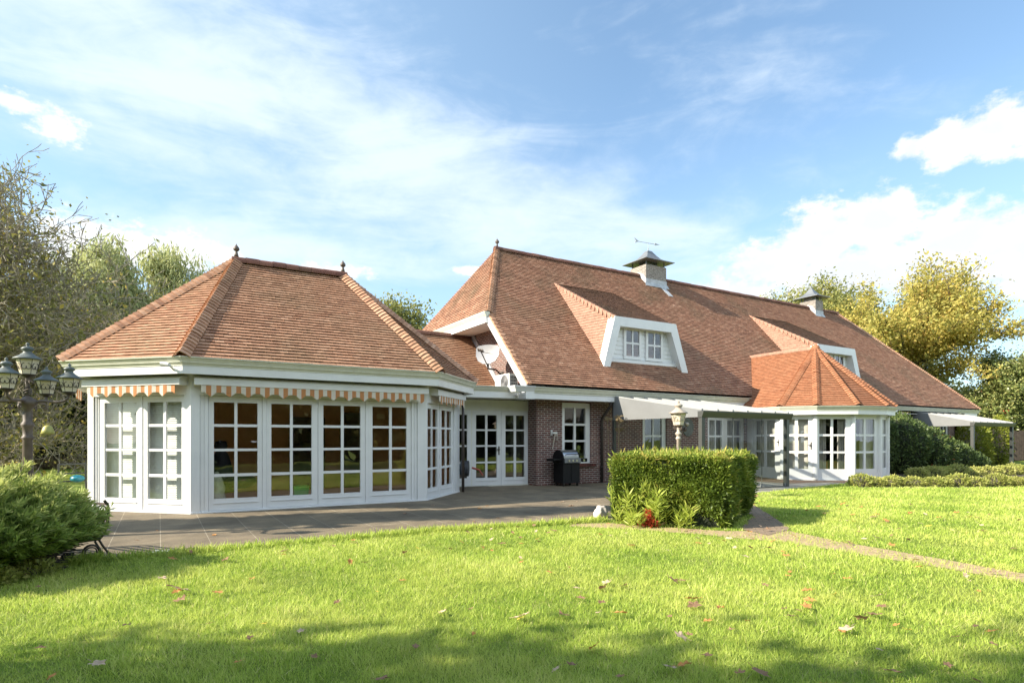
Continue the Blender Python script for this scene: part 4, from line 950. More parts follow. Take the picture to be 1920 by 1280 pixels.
part('tabletop', M['wood'], t, lambda mb: mb.lathe([(.5, .72), (.5, .76)], 20.95, 13.2, 16, .03)); part('leg', M['wood'], t, lambda mb: mb.lathe([(.3, 0), (.05, .05), (.05, .72)], 20.95, 13.2, 10, .03))
fl = MB(); fl.lathe([(.05, 0), (.07, .1), (.05, .2)], 20.75, 12.95, 10, .79, mi=0)
for i in range(14): fl.ball((20.75+rng.normal(0, .07), 12.95+rng.normal(0, .07), 1.12+rng.normal(0, .06)), .05, 6, 4, mi=1)
tag(fl.build('flower_vase', [M['ac'], M['pink']], None), 'vase of pink flowers standing on the table in the bay', 'flowers')
t = thing('draped_chair', 'black covered high-back chair just inside the leftmost front pavilion door', 'chair', (1.25, 13.75, .03))
part('backrest', M['black'], t, lambda mb: mb.lathe([(.02, 1.38), (.10, 1.36), (.13, 1.27), (.10, 1.15), (.16, 1.05), (.22, .8), (.25, .55), (.27, .3)], 1.12, 13.8, 12, .03), True)
part('seat', M['black'], t, lambda mb: mb.ball((1.45, 13.75, .55), .33, 12, 8, sx=1.1, sz=.5), True)
sk = MB(); sk.lathe([(.17, 0), (.2, .12), (.15, .3), (.16, .42), (.10, .62), (.03, .75)], 1.0, 13.32, 9, .03)
tag(sk.build('sack', M['pale_bag'], None, True), 'crumpled pale green sack leaning inside the leftmost front pavilion door', 'sack')
bg_ = MB(); bg_.lathe([(.16, 0), (.19, .05), (.22, .36), (.225, .40)], 2.62, 13.3, 4, .03, sq=True)
tag(bg_.build('shopping_bag', M['green_bag']), 'bright green bag on the floor behind the second front pavilion door', 'bag')

# ------------------------------------------------------------------ things on and around the house
t = thing('satellite_dish', 'pale grey satellite dish on a bent arm in front of the gable wall', 'dish', (9.9, 17.2, 3.6))
DC = Vector((9.15, 16.86, 4.18)); DN = Vector((-.70, -.66, .26)).normalized(); dx_ = DN.cross(Vector((0, 0, 1))).normalized(); dz_ = dx_.cross(DN).normalized()
def dish(mb):
    ol = [(-.40, .22), (-.33, .30), (-.1, .335), (.12, .335), (.33, .30), (.40, .22), (.385, -.05), (.30, -.22), (.12, -.33), (-.12, -.33), (-.30, -.22), (-.385, -.05)]
    n_ = len(ol); v = []
    for ring, k in ((0, 1.0), (1, .66), (2, .33)):
        for x, y in ol: v.append(DC+dx_*x*k+dz_*y*k+DN*(.10*k*k-.1))
    v.append(DC-DN*.1); f = []
    for r_ in range(2):
        for j in range(n_): f.append((r_*n_+j, r_*n_+(j+1) % n_, (r_+1)*n_+(j+1) % n_, (r_+1)*n_+j))
    for j in range(n_): f.append((2*n_+j, 2*n_+(j+1) % n_, 3*n_))
    mb.add(v, f); mb.add([p-DN*.02 for p in v], f)
part('reflector', M['dish'], t, dish, True)
part('mount_arm', M['iron'], t, lambda mb: (mb.tube([DC-dz_*.30-DN*.12, DC-dz_*.42-DN*.2, (9.55, 17.0, 3.72), (9.9, 17.2, 3.55)], .028, 8), mb.tube([DC-DN*.13, DC-dz_*.40-DN*.17], .035, 8), mb.box(9.86, 9.9, 17.1, 17.3, 3.42, 3.68)))
part('feed_arm', M['iron'], t, lambda mb: (mb.tube([DC-dz_*.33-DN*.05, DC-dz_*.16+DN*.62], .018, 8), mb.tube([DC-dx_*.2+DN*.0, DC-dz_*.16+DN*.58], .008, 6)))
part('receiver', M['lamp_iron'], t, lambda mb: [mb.tube([DC-dz_*(.16-q*.02)+DN*.60+dx_*q*.07, DC-dz_*(.13-q*.02)+DN*.72+dx_*q*.07], .03, 8) for q in (-1, 0, 1)])

t = thing('air_conditioner', 'white outdoor air conditioner unit on the flat roof below the satellite dish', 'air conditioner', (9.4, 16.07, 2.91))
part('casing', M['ac'], t, lambda mb: (mb.box(9.25, 9.55, 15.62, 16.52, 2.95, 3.46), mb.box(9.3, 9.5, 15.7, 15.76, 2.91, 2.95), mb.box(9.3, 9.5, 16.4, 16.46, 2.91, 2.95)))
def fan(mb):
    for k in range(7):
        r_ = .04+k*.03; mb.tube([(9.24, 15.92+r_*math.cos(a_), 3.2+r_*math.sin(a_)) for a_ in np.linspace(0, 2*math.pi, 20)], .006, 5, cap=False)
part('fan_grille', M['grille'], t, lambda mb: (mb.prism([(9.247, 15.92+.22*math.cos(a_), 3.2+.22*math.sin(a_)) for a_ in np.linspace(0, 2*math.pi, 25)[:-1]], (-.004, 0, 0)), fan(mb)))
part('side_grille', M['grille'], t, lambda mb: [mb.box(9.29+i*.06, 9.335+i*.06, 15.612, 15.619, 3.0+j*.1, 3.08+j*.1) for i in range(4) for j in range(4)])

t = thing('barbecue', 'black gas barbecue with a steel lid standing against the brick wall', 'barbecue', (10.68, 14.70, 0))
bx, by = 10.42, 14.42                         # left front corner of the cart
part('cabinet', M['black'], t, lambda mb: (mb.box(bx, bx+.62, by, by+.5, .10, .70), mb.box(bx+.30, bx+.318, by-.012, by-.002, .14, .66)))
part('fire_box', M['black'], t, lambda mb: (mb.box(bx-.02, bx+.64, by-.02, by+.52, .705, .86), [mb.prism([(xx, by+.02+.25-.27*math.cos(a_), .86+.24*math.sin(a_)) for a_ in np.linspace(0, math.pi, 11)], (.04, 0, 0)) for xx in (bx-.01, bx+.59)]))
def lid(mb): 
    P_ = [(by+.27-.262*math.cos(a_), .862+.235*math.sin(a_)) for a_ in np.linspace(0, math.pi, 13)]
    mb.prism([(bx+.032, y, z) for y, z in P_], (.556, 0, 0))
lo = part('lid', M['steel'], t, lid, False)
part('handle', M['iron'], lo, lambda mb: (mb.tube([(bx+.10, by-.045, .97), (bx+.52, by-.045, .97)], .014, 8), [mb.tube([(xx, by+.05, .96), (xx, by-.045, .97)], .012, 6) for xx in (bx+.12, bx+.50)]))
co_ = part('control_panel', M['panel'], t, lambda mb: mb.prism([(bx+.02, by-.03, .71), (bx+.02, by-.06, .72), (bx+.02, by-.05, .85), (bx+.02, by-.022, .86)], (.6, 0, 0)))
for xx in (.17, .31, .45): part('knob', M['steel'], co_, lambda mb: mb.tube([(bx+xx, by-.05, .785), (bx+xx, by-.085, .782)], .028, 12))
part('side_shelf', M['black'], t, lambda mb: (mb.box(bx-.30, bx-.02, by+.05, by+.45, .80, .84), mb.box(bx-.30, bx-.28, by+.05, by+.45, .77, .80)))
sh_ = part('side_shelf', M['black'], t, lambda mb: mb.box(bx+.645, bx+.95, by+.05, by+.45, .73, .84))
part('knob', M['steel'], sh_, lambda mb: mb.tube([(bx+.80, by+.05, .785), (bx+.80, by+.01, .785)], .03, 12))
for xx, yy in ((.05, .06), (.57, .06), (.05, .44), (.57, .44)): part('wheel', M['iron'], t, lambda mb: mb.tube([(bx+xx-.012, by+yy, .05), (bx+xx+.012, by+yy, .05)], .05, 12))
t = thing('wall_bracket', 'white wall bracket holding a hanging brush above the barbecue', 'bracket', (10.55, 15.1, 1.55))
part('plate', M['ac'], t, lambda mb: (mb.box(10.42, 10.46, 15.04, 15.097, 1.55, 1.72), mb.box(10.46, 10.62, 15.0, 15.04, 1.60, 1.65)))
part('brush', M['lamp_pale'], t, lambda mb: (mb.tube([(10.52, 14.98, 1.60), (10.46, 14.97, 1.35), (10.40, 14.96, 1.12)], .018, 6), mb.tube([(10.58, 14.98, 1.60), (10.60, 14.97, 1.38)], .022, 6)))

t = thing('hose_reel', 'charcoal and teal wall hose reel beside the glazed link doors', 'hose reel', (7.3, 14.78, .6))
part('housing', M['charcoal'], t, lambda mb: mb.tube([(7.20, 14.80, .62), (7.38, 14.68, .62)], .22, 20))
part('drum', M['blue'], t, lambda mb: mb.tube([(7.175, 14.817, .60), (7.202, 14.799, .60)], .15, 20))
part('bracket', M['charcoal'], t, lambda mb: mb.obox((7.05, 14.7), (1, 0), (0, -1), -.05, .2, -.08, .0, .56, .68))
part('hose_end', M['redpart'], t, lambda mb: mb.tube([(7.44, 14.60, .64), (7.60, 14.47, .58), (7.68, 14.42, .44)], [.03, .025, .02], 8))
t = thing('security_camera', 'small white security camera at the pavilion gutter corner', 'camera', (.36, 12.46, 2.82))
part('body', M['ac'], t, lambda mb: mb.tube([(.16, 12.50, 2.80), (.03, 12.58, 2.82)], .04, 10)); part('mount', M['ac'], t, lambda mb: (mb.tube([(.24, 12.62, 2.72), (.17, 12.50, 2.79)], .02, 8)))
t = thing('eave_spotlight', 'little white spotlight under the gutter next to the eave box', 'spotlight', (9.0, 14.78, 2.72))
part('head', M['ac'], t, lambda mb: mb.ball((8.98, 14.74, 2.70), .055, 10, 6), True); part('mount', M['ac'], t, lambda mb: mb.tube([(9.02, 14.80, 2.76), (8.98, 14.74, 2.70)], .025, 8))
tag(part('wall_plaque', M['patina'], None, lambda mb: mb.prism([(16.45+.28*math.cos(a_), 15.06, 1.86+.33*math.sin(a_)) for a_ in np.linspace(0, 2*math.pi, 25)[:-1]], (0, .03, 0))), 'oval pale green plaque on the brick wall behind the lantern', 'plaque')
M['flagrey'] = M['pot']
t = thing('planter', 'dark tapered planter by the brown downpipe left of the hedge', 'planter', (12.75, 14.6, 0))
part('pot', M['pot'], t, lambda mb: mb.lathe([(.16, 0), (.22, .45), (.24, .47), (.20, .47), (.19, .40)], 12.75, 14.6, 4, sq=True)); part('soil', M['soil'], t, lambda mb: mb.lathe([(.2, .41), (.2, .42)], 12.75, 14.6, 4, sq=True))

# ------------------------------------------------------------------ lamps
def lantern(mb_root, c, s, glass, roof, iron, name='lantern'):
    """c: bottom centre of the lantern"""
    x, y, z = c
    lo_ = MB(); lo_.lathe([(.10*s, .03*s), (.155*s, .27*s)], x, y, 6, z); L_ = lo_.build(name, glass, mb_root)
    part('lantern_roof', roof, L_, lambda mb: mb.lathe([(.15*s, .265*s), (.20*s, .272*s), (.19*s, .29*s), (.11*s, .335*s), (.065*s, .375*s), (.055*s, .40*s), (.085*s, .425*s), (.09*s, .445*s), (.06*s, .47*s), (.02*s, .485*s), (.022*s, .50*s), (.03*s, .515*s), (.004*s, .545*s)], x, y, 16, z), True)
    def bars(mb):
        for k in range(6):
            a_ = 2*math.pi*k/6; c_, s_ = math.cos(a_), math.sin(a_)
            mb.tube([(x+.10*s*c_, y+.10*s*s_, z+.03*s), (x+.158*s*c_, y+.158*s*s_, z+.27*s)], .0045*s, 5)
            a2_ = a_+math.pi/6; c2_, s2_ = math.cos(a2_), math.sin(a2_); tx, ty = -s2_, c2_
            rr = .125*s
            for sg in (-1, 1):
                pts = []
                for q in np.linspace(0, 1, 15):
                    an = q*1.6*math.pi; rad = .05*s*(1-.6*q); lat = sg*(.012*s+rad*math.sin(an)*.9+.01*s); hh = .13*s+.055*s*math.cos(an)*(1-.5*q)
                    ro = (rr+.022*s*(hh/(.13*s)-1))*.98; pts.append((x+c2_*ro+tx*lat, y+s2_*ro+ty*lat, z+hh+.02*s))
                mb.tube(pts, .005*s, 4)
        mb.lathe([(.03*s, -.02*s), (.105*s, .02*s), (.11*s, .035*s), (.09*s, .035*s)], x, y, 12, z)
    part('lantern_frame', iron, L_, bars)
    return L_
def scroll(mb, base, dirx, s, r0, turns=1.3, th=.01):
    """spiral in the vertical plane of dirx"""
    pts = []
    for q in np.linspace(0, 1, 22):
        a_ = q*turns*2*math.pi; r_ = r0*(1-.75*q); pts.append((base[0]+dirx[0]*(r_*math.sin(a_)), base[1]+dirx[1]*(r_*math.sin(a_)), base[2]+r0-r_*math.cos(a_)))
    mb.tube(pts, th, 5)
LX, LY = -1.62, 10.86
t = thing('street_lamp', 'tall brown ornate lamp post with a cluster of patinated lanterns behind the juniper', 'lamp post', (LX, LY, 0))
part('pole', M['lamp_iron'], t, lambda mb: mb.lathe([(.17, 0), (.17, .12), (.10, .25), (.075, .5), (.058, 1.42), (.075, 1.45), (.075, 1.47), (.058, 1.49), (.062, 1.60), (.08, 1.63), (.08, 1.66), (.055, 1.70), (.06, 1.82), (.05, 1.86), (.11, 1.93), (.125, 1.96), (.11, 2.0), (.05, 2.04), (.025, 2.06)], LX, LY, 16), True)
def twist(mb):
    for k in range(4): mb.tube([(LX+.05*math.sin(math.pi*q)*math.cos(2*math.pi*q*1.2+k*math.pi/2), LY+.05*math.sin(math.pi*q)*math.sin(2*math.pi*q*1.2+k*math.pi/2), 2.05+.16*q) for q in np.linspace(0, 1, 12)], .009, 5)
    mb.tube([(LX, LY, 2.2), (LX, LY, 2.36)], .026, 8)
    for k in range(4): an = k*math.pi/2+.5; scroll(mb, (LX+.05*math.cos(an), LY+.05*math.sin(an), 2.24), (math.cos(an), math.sin(an)), 1, .03, 1.2, .006)
part('twisted_stem', M['lamp_iron'], t, twist)
lantern(t, (LX, LY, 2.34), .90, M['lampglass'], M['patina'], M['iron'])
rv = np.array([.858, -.5134])
for ang in (14, 104, 194, 284):
    an = math.atan2(-.5134, .858)+R(ang); c_, s_ = math.cos(an), math.sin(an); RR = .52
    def arm(mb):
        prof = [(.08, 1.96), (.16, 1.99), (.26, 1.985), (.36, 1.98), (.44, 1.99), (.50, 2.03), (.52, 2.10)]
        mb.tube([(LX+c_*r_, LY+s_*r_, z) for r_, z in prof], [.024, .022, .02, .02, .02, .02, .02], 8)
        scroll(mb, (LX+c_*.20, LY+s_*.20, 1.86), (c_, s_), 1, .045, 1.3, .011)
        for k in range(3): a3 = an+k*2.1; scroll(mb, (LX+c_*RR+.02*math.cos(a3), LY+s_*RR+.02*math.sin(a3), 2.08), (math.cos(a3), math.sin(a3)), 1, .03, 1.1, .006)
    part('arm', M['lamp_iron'], t, arm)
    lantern(t, (LX+c_*RR, LY+s_*RR, 2.10), .82, M['lampglass'], M['patina'], M['iron'])
t = thing('hanging_bell', 'yellow green bell hanging below the right arm of the big lamp post', 'bell', (-1.36, 10.62, 1.7))
part('bell_body', M['bell'], t, lambda mb: mb.lathe([(.07, 0), (.085, .01), (.07, .06), (.055, .10), (.03, .125), (.01, .13)], -1.36, 10.62, 12, 1.51), True)
part('cord', M['iron'], t, lambda mb: mb.tube([(-1.36, 10.62, 1.64), (-1.36, 10.66, 1.98)], .004, 5))
KX, KY = 10.58, 9.99
t = thing('garden_lantern', 'weathered pale lamp post with single lantern rising behind the clipped hedge', 'lamp post', (KX, KY, 0))
part('pole', M['lamp_pale'], t, lambda mb: mb.lathe([(.14, 0), (.14, .1), (.085, .22), (.06, .5), (.042, 1.42), (.065, 1.44), (.065, 1.46), (.05, 1.48), (.045, 1.52), (.075, 1.55), (.07, 1.58), (.035, 1.62), (.04, 1.68), (.03, 1.72)], KX, KY, 14), True)
lantern(t, (KX, KY, 1.74), 1.12, M['lampglass'], M['lamp_pale'], M['lamp_pale'])
def karms(mb):
    for ang in (170, 10, 60, -60):
        an = math.atan2(-.5134, .858)+R(ang); scroll(mb, (KX+.06*math.cos(an), KY+.06*math.sin(an), 1.66), (math.cos(an), math.sin(an)), 1, .05, 1.3, .012)
    an = math.atan2(-.5134, .858)+R(35)
    mb.tube([(KX+math.cos(an)*r_, KY+math.sin(an)*r_, z) for r_, z in ((.03, 1.66), (.12, 1.60), (.24, 1.64), (.30, 1.75))], .014, 7)
    for k in range(6): a3 = k*1.05; scroll(mb, (KX+math.cos(an)*.22, KY+math.sin(an)*.22, 1.62), (math.cos(a3), math.sin(a3)), 1, .055, 1.3, .011)
part('scrolls', M['lamp_iron'], t, karms)
part('bracket_cup', M['lamp_pale'], t, lambda mb: mb.lathe([(.02, 0), (.05, .03), (.06, .07), (.03, .09)], KX+.30*math.cos(math.atan2(-.5134, .858)+R(35)), KY+.30*math.sin(math.atan2(-.5134, .858)+R(35)), 10, 1.74), True)

# ------------------------------------------------------------------ cast iron bench, star, rock, far chair
t = thing('garden_bench', 'black cast iron scroll bench half hidden under the juniper', 'bench', (-.85, 8.85, 0))
bu = np.array([.90, .43]); bu /= np.linalg.norm(bu); bw = np.array([-.55, .83]); bw /= np.linalg.norm(bw)       # bu: front to back in the photo's left to right, bw: along the seat
BO = np.array([-1.02, 8.46])
def bp3(u_, z_, v_): q = BO+bu*u_+bw*v_; return (q[0], q[1], z_)
def bend(mb, v_):
    cr = lambda P_, r_=.014: mb.tube([bp3(a_, b_, v_) for a_, b_ in P_], r_, 6)
    arc = lambda cx, cz, r_, a0_, a1_, n_=14: [(cx+r_*math.cos(x), cz+r_*math.sin(x)) for x in np.linspace(a0_, a1_, n_)]
    cr(arc(.13, .02, .15, math.pi*.98, math.pi*.35)); cr(arc(.12, .06, .06, 0, 2*math.pi)); cr(arc(.17, .0, .11, math.pi*.9, math.pi*.45))
    cr(arc(.36, .095, .085, 0, 2*math.pi, 20)); cr(arc(.36, .095, .06, 0, 2*math.pi, 20), .008)
    cr([(.44, .24), (.48, .16), (.53, .08), (.57, .0)]); cr([(.40, .22), (.45, .12), (.50, .02)])
    cr([(.08, .20), (.2, .235), (.35, .24), (.45, .24), (.50, .30), (.53, .40), (.545, .52), (.54, .64), (.50, .70)], .017)
    for cx, cz, r_ in ((.16, .29, .05), (.27, .31, .06), (.39, .34, .065), (.44, .47, .06), (.47, .59, .05)): cr(arc(cx, cz, r_, 0, 2*math.pi, 16), .010)
part('end_frame', M['iron'], t, lambda mb: bend(mb, 0)); part('end_frame', M['iron'], t, lambda mb: bend(mb, 1.15))
for i in range(5): part('seat_slat', M['fence'], t, lambda mb: mb.tube([bp3(.12+i*.075, .255, .0), bp3(.12+i*.075, .255, 1.15)], .02, 4))
for i in range(4): part('back_slat', M['fence'], t, lambda mb: mb.tube([bp3(.50+i*.012, .38+i*.09, .0), bp3(.50+i*.012, .38+i*.09, 1.15)], .02, 4))
st_ = MB(); SP = []
for k in range(10):
    a_ = math.pi/2+k*math.pi/5+.35; r_ = .17 if k % 2 == 0 else .065; SP.append((.02+r_*math.cos(a_)*1.05, 8.72+r_*math.sin(a_), .0075))
st_.prism(SP, (0, 0, .012)); tag(st_.build('star_ornament', M['starw']), 'flat white five pointed star lying on the paving near the bench', 'star')
def rock_mesh(c, r_, sx, sy, sz, seed):
    bm = bmesh.new(); bmesh.ops.create_icosphere(bm, subdivisions=4, radius=1.0); g = np.random.default_rng(seed); off = g.normal(0, 9, 3)
    from mathutils import noise as mn
    for v_ in bm.verts:
        p = v_.co.copy(); k = 1+.28*mn.noise(p*1.3+Vector(off))+.10*mn.noise(p*3.7+Vector(off)); v_.co = Vector((p.x*sx, p.y*sy, max(p.z, -.35)*sz))*r_*k+Vector(c)
    me = bpy.data.meshes.new('rock'); bm.to_mesh(me); bm.free(); me.materials.append(M['stone'])
    for pl in me.polygons: pl.use_smooth = True
    return link('rock', me)
tag(rock_mesh((6.95, 8.45, .07), .16, .9, .8, 1.0, 3), 'pale rounded stone at the left foot of the clipped hedge', 'rock')
t = thing('garden_chair', 'grey metal garden chair with a blue cushion at the left edge of the pavilion', 'chair', (-1.9, 17.6, 0))
QX, QY = -2.02, 17.3
part('frame', M['anth'], t, lambda mb: ([mb.tube([(QX+a_, QY+b_, 0), (QX+a_, QY+b_, .85)], .022, 6) for a_, b_ in ((0, 0), (.5, .25))], [mb.tube([(QX, QY, z), (QX+.5, QY+.25, z)], .02, 6) for z in (.84, .62, .44)], [mb.tube([(QX+a_, QY-.42+b_, 0), (QX+a_, QY-.42+b_, .45)], .022, 6) for a_, b_ in ((.1, .0), (.55, .2))]))
part('cushion', M['blue'], t, lambda mb: mb.ball((QX+.36, QY+.0, .50), .15, 10, 6, sx=1.0, sz=.6), True)

# ------------------------------------------------------------------ plants
def leaf_quads(c, size, g, aspect=.5, up=0.0, dirs=None, jitter=.9, sizevar=.35):
    """c (N,3) -> (N*4,3) rhombic leaves"""
    n = len(c)
    a = g.normal(0, 1, (n, 3)) if dirs is None else dirs+g.normal(0, jitter, (n, 3))*.5
    a[:, 2] += up; a /= np.linalg.norm(a, axis=1, keepdims=True)+1e-9
    b = np.cross(a, g.normal(0, 1, (n, 3))); b /= np.linalg.norm(b, axis=1, keepdims=True)+1e-9
    s = size*(1+sizevar*g.normal(0, 1, (n, 1))).clip(.4, 2)
    V = np.empty((n, 4, 3)); V[:, 0] = c; V[:, 1] = c+a*s*.5+b*s*aspect*.5; V[:, 2] = c+a*s; V[:, 3] = c+a*s*.5-b*s*aspect*.5
    return V.reshape(-1, 3)
def seg_tubes(segs, n=5):
    """segs (N,8): p0 p1 r0 r1 -> quads"""
    S = np.array(segs); p0, p1, r0, r1 = S[:, :3], S[:, 3:6], S[:, 6:7], S[:, 7:8]
    t = p1-p0; t /= np.linalg.norm(t, axis=1, keepdims=True)+1e-9
    ref = np.where(np.abs(t[:, 2:3]) < .9, np.array([[0, 0, 1.0]]), np.array([[1.0, 0, 0]]))
    a = np.cross(t, ref); a /= np.linalg.norm(a, axis=1, keepdims=True); b = np.cross(t, a)
    out = []
    for j in range(n):
        q = []
        for k in (j, j+1):
            an = 2*math.pi*k/n; q.append(a*math.cos(an)+b*math.sin(an))
        out.append(np.stack([p0+q[0]*r0, p0+q[1]*r0, p1+q[1]*r1, p1+q[0]*r1], 1))
    return np.concatenate(out, 0).reshape(-1, 3)
def grow(g, p, d, L, r, lev, segs, tips, spread=.55, ratio=.74, kids=(2, 3), up=.12, wob=.12, nsub=3):
    p = np.array(p, float); d = np.array(d, float)
    for i in range(nsub):
        d = d+g.normal(0, wob, 3); d[2] += up*.25; d /= np.linalg.norm(d)
        q = p+d*L/nsub; r2 = r*(1-.35/nsub); segs.append((*p, *q, r, r2)); p = q; r = r2
        if lev > 0 and i < nsub-1 and g.random() < .55:
            e = d+g.normal(0, spread*1.2, 3); e[2] += up; e /= np.linalg.norm(e)
            grow(g, p, e, L*ratio*.8, r*.55, lev-1, segs, tips, spread, ratio, kids, up, wob, nsub)
        if lev <= 1: tips.append((*p, *d))
    if lev > 0:
        for k in range(g.integers(kids[0], kids[1]+1)):
            e = d+g.normal(0, spread, 3); e[2] += up; e /= np.linalg.norm(e)
            grow(g, p, e, L*ratio*g.uniform(.85, 1.12), r*.68, lev-1, segs, tips, spread, ratio, kids, up, wob, nsub)
def tree(name, label, base, height, width, seed, leafmat, barkmat='bark', trunk_h=.25, lev=5, nleaf=22, leaf=.16, cl=.5, lean=(0, 0), spread=.55, up=.12, r=.22, tint=(.5, .22), droop=0.0, aspect=.55, wob=.12, group=None, keep=1.0, cat='tree', rmin=.0):
    g = np.random.default_rng(seed); segs, tips = [], []
    th = height*trunk_h
    grow(g, (0, 0, 0), (lean[0], lean[1], 1), 1.0, r, 0, segs, [], 0, 1, (1, 1), 0, .03, 4)
    S0 = np.array(segs); S0[:, [0, 1, 2, 3, 4, 5]] *= th
    top = S0[-1, 3:6]; segs2 = []
    for k in range(g.integers(3, 5)):
        a = g.uniform(0, 2*math.pi); grow(g, (0, 0, 0), (math.cos(a)*.55+lean[0], math.sin(a)*.55+lean[1], 1.0), 1.0, r*.6, lev-1, segs2, tips, spread, .76, (2, 3), up, wob)
    S = np.array(segs2); T = np.array(tips)
    hz = T[:, 2].max(); wx = np.percentile(np.abs(T[:, :2]), 96)
    sx, sz = (width/2)/wx, (height-th)/hz
    for c_ in (0, 1, 3, 4): S[:, c_] *= sx
    for c_ in (2, 5): S[:, c_] *= sz
    T[:, :2] *= sx; T[:, 2] *= sz
    S[:, :3] += top; S[:, 3:6] += top; T[:, :3] += top
    S = np.concatenate([S0, S]); S[:, 6:8] = np.maximum(S[:, 6:8], rmin)
    b = np.array(base, float)
    t = thing(name, label, cat, tuple(b), group)
    S[:, :3] += b; S[:, 3:6] += b; T[:, :3] += b
    arr_mesh('trunk', seg_tubes(S, 5), 4, M[barkmat], None, t)
    if nleaf:
        if keep < 1: T = T[g.random(len(T)) < keep]
        ct = np.repeat(T[:, :3], nleaf, 0); m_ = len(ct)
        off = g.normal(0, cl, (m_, 3))*np.array([1, 1, .7])
        if droop: off[:, 2] -= np.abs(g.normal(0, droop, m_))
        cc = ct+off
        clump = np.repeat(g.normal(0, .5, len(T)), nleaf)
        tn = (tint[0]+tint[1]*(clump+g.normal(0, .6, m_))).clip(0, 1)
        dirs = None
        if droop: dirs = np.tile(np.array([[0, 0, -1.2]]), (m_, 1))
        arr_mesh('crown', leaf_quads(cc, leaf, g, aspect, 0, dirs), 4, M[leafmat], tn, t)
    return t
def shell_pts(g, blobs, n, inner=.72):
    """points near the outside of a union of ellipsoids, with outward directions"""
    B = np.array(blobs, float); vol = (B[:, 3]*B[:, 4]+B[:, 4]*B[:, 5]+B[:, 3]*B[:, 5]); k = g.choice(len(B), n*2, p=vol/vol.sum())
    d = g.normal(0, 1, (n*2, 3)); d /= np.linalg.norm(d, axis=1, keepdims=True); rr = g.uniform(inner**3, 1.0, (n*2, 1))**(1/3)
    rr *= 1+.10*np.sin(d[:, :1]*7+k[:, None])*np.sin(d[:, 1:2]*6+2*k[:, None])
    P = B[k, :3]+d*rr*B[k, 3:6]
    ok = np.ones(len(P), bool)
    for j in range(len(B)):
        q = (((P-B[j, :3])/B[j, 3:6])**2).sum(1); ok &= (q > inner**2) | (k == j)
    ok &= P[:, 2] > .02
    return P[ok][:n], d[ok][:n]
def shrub(name, label, blobs, n, leaf, mat, seed, cat='shrub', aspect=.45, out=.9, up=.2, inner=.72, group=None, core=None, tint=(.45, .2), stems=True, clump=.25):
    g = np.random.default_rng(seed); P, D = shell_pts(g, blobs, n, inner)
    bb = blobs[0]; t = thing(name, label, cat, (float(np.mean([q[0] for q in blobs])), float(np.mean([q[1] for q in blobs])), 0), group)
    nzv = np.sin(P[:, 0]*5.1+seed)+np.sin(P[:, 1]*4.7+1.3*seed)+np.sin(P[:, 2]*6.3)
    tn = (tint[0]+tint[1]*g.normal(0, .8, len(P))+clump*.2*nzv).clip(0, 1)
    arr_mesh('foliage', leaf_quads(P, leaf, g, aspect, up, D*out), 4, M[mat], tn, t)
    if core:
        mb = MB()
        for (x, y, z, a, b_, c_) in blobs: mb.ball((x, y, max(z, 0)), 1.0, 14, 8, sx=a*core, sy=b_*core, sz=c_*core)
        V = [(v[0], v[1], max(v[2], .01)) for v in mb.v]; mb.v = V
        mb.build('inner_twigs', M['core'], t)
    if stems:
        sg = []
        for i in range(26):
            q = P[g.integers(len(P))]; p0 = np.array([bb[0]+g.normal(0, bb[3]*.2), bb[1]+g.normal(0, bb[4]*.2), 0.0]); m_ = (p0+q)/2+g.normal(0, .05, 3)
            sg += [(*p0, *m_, .014, .010), (*m_, *q, .010, .004)]
        arr_mesh('stems', seg_tubes(sg, 4), 4, M['bark'], None, t)
    return t
M['core'] = m_plain('shrub_inside', (0.018, 0.024, 0.010), 0.95, 0.2, 9)

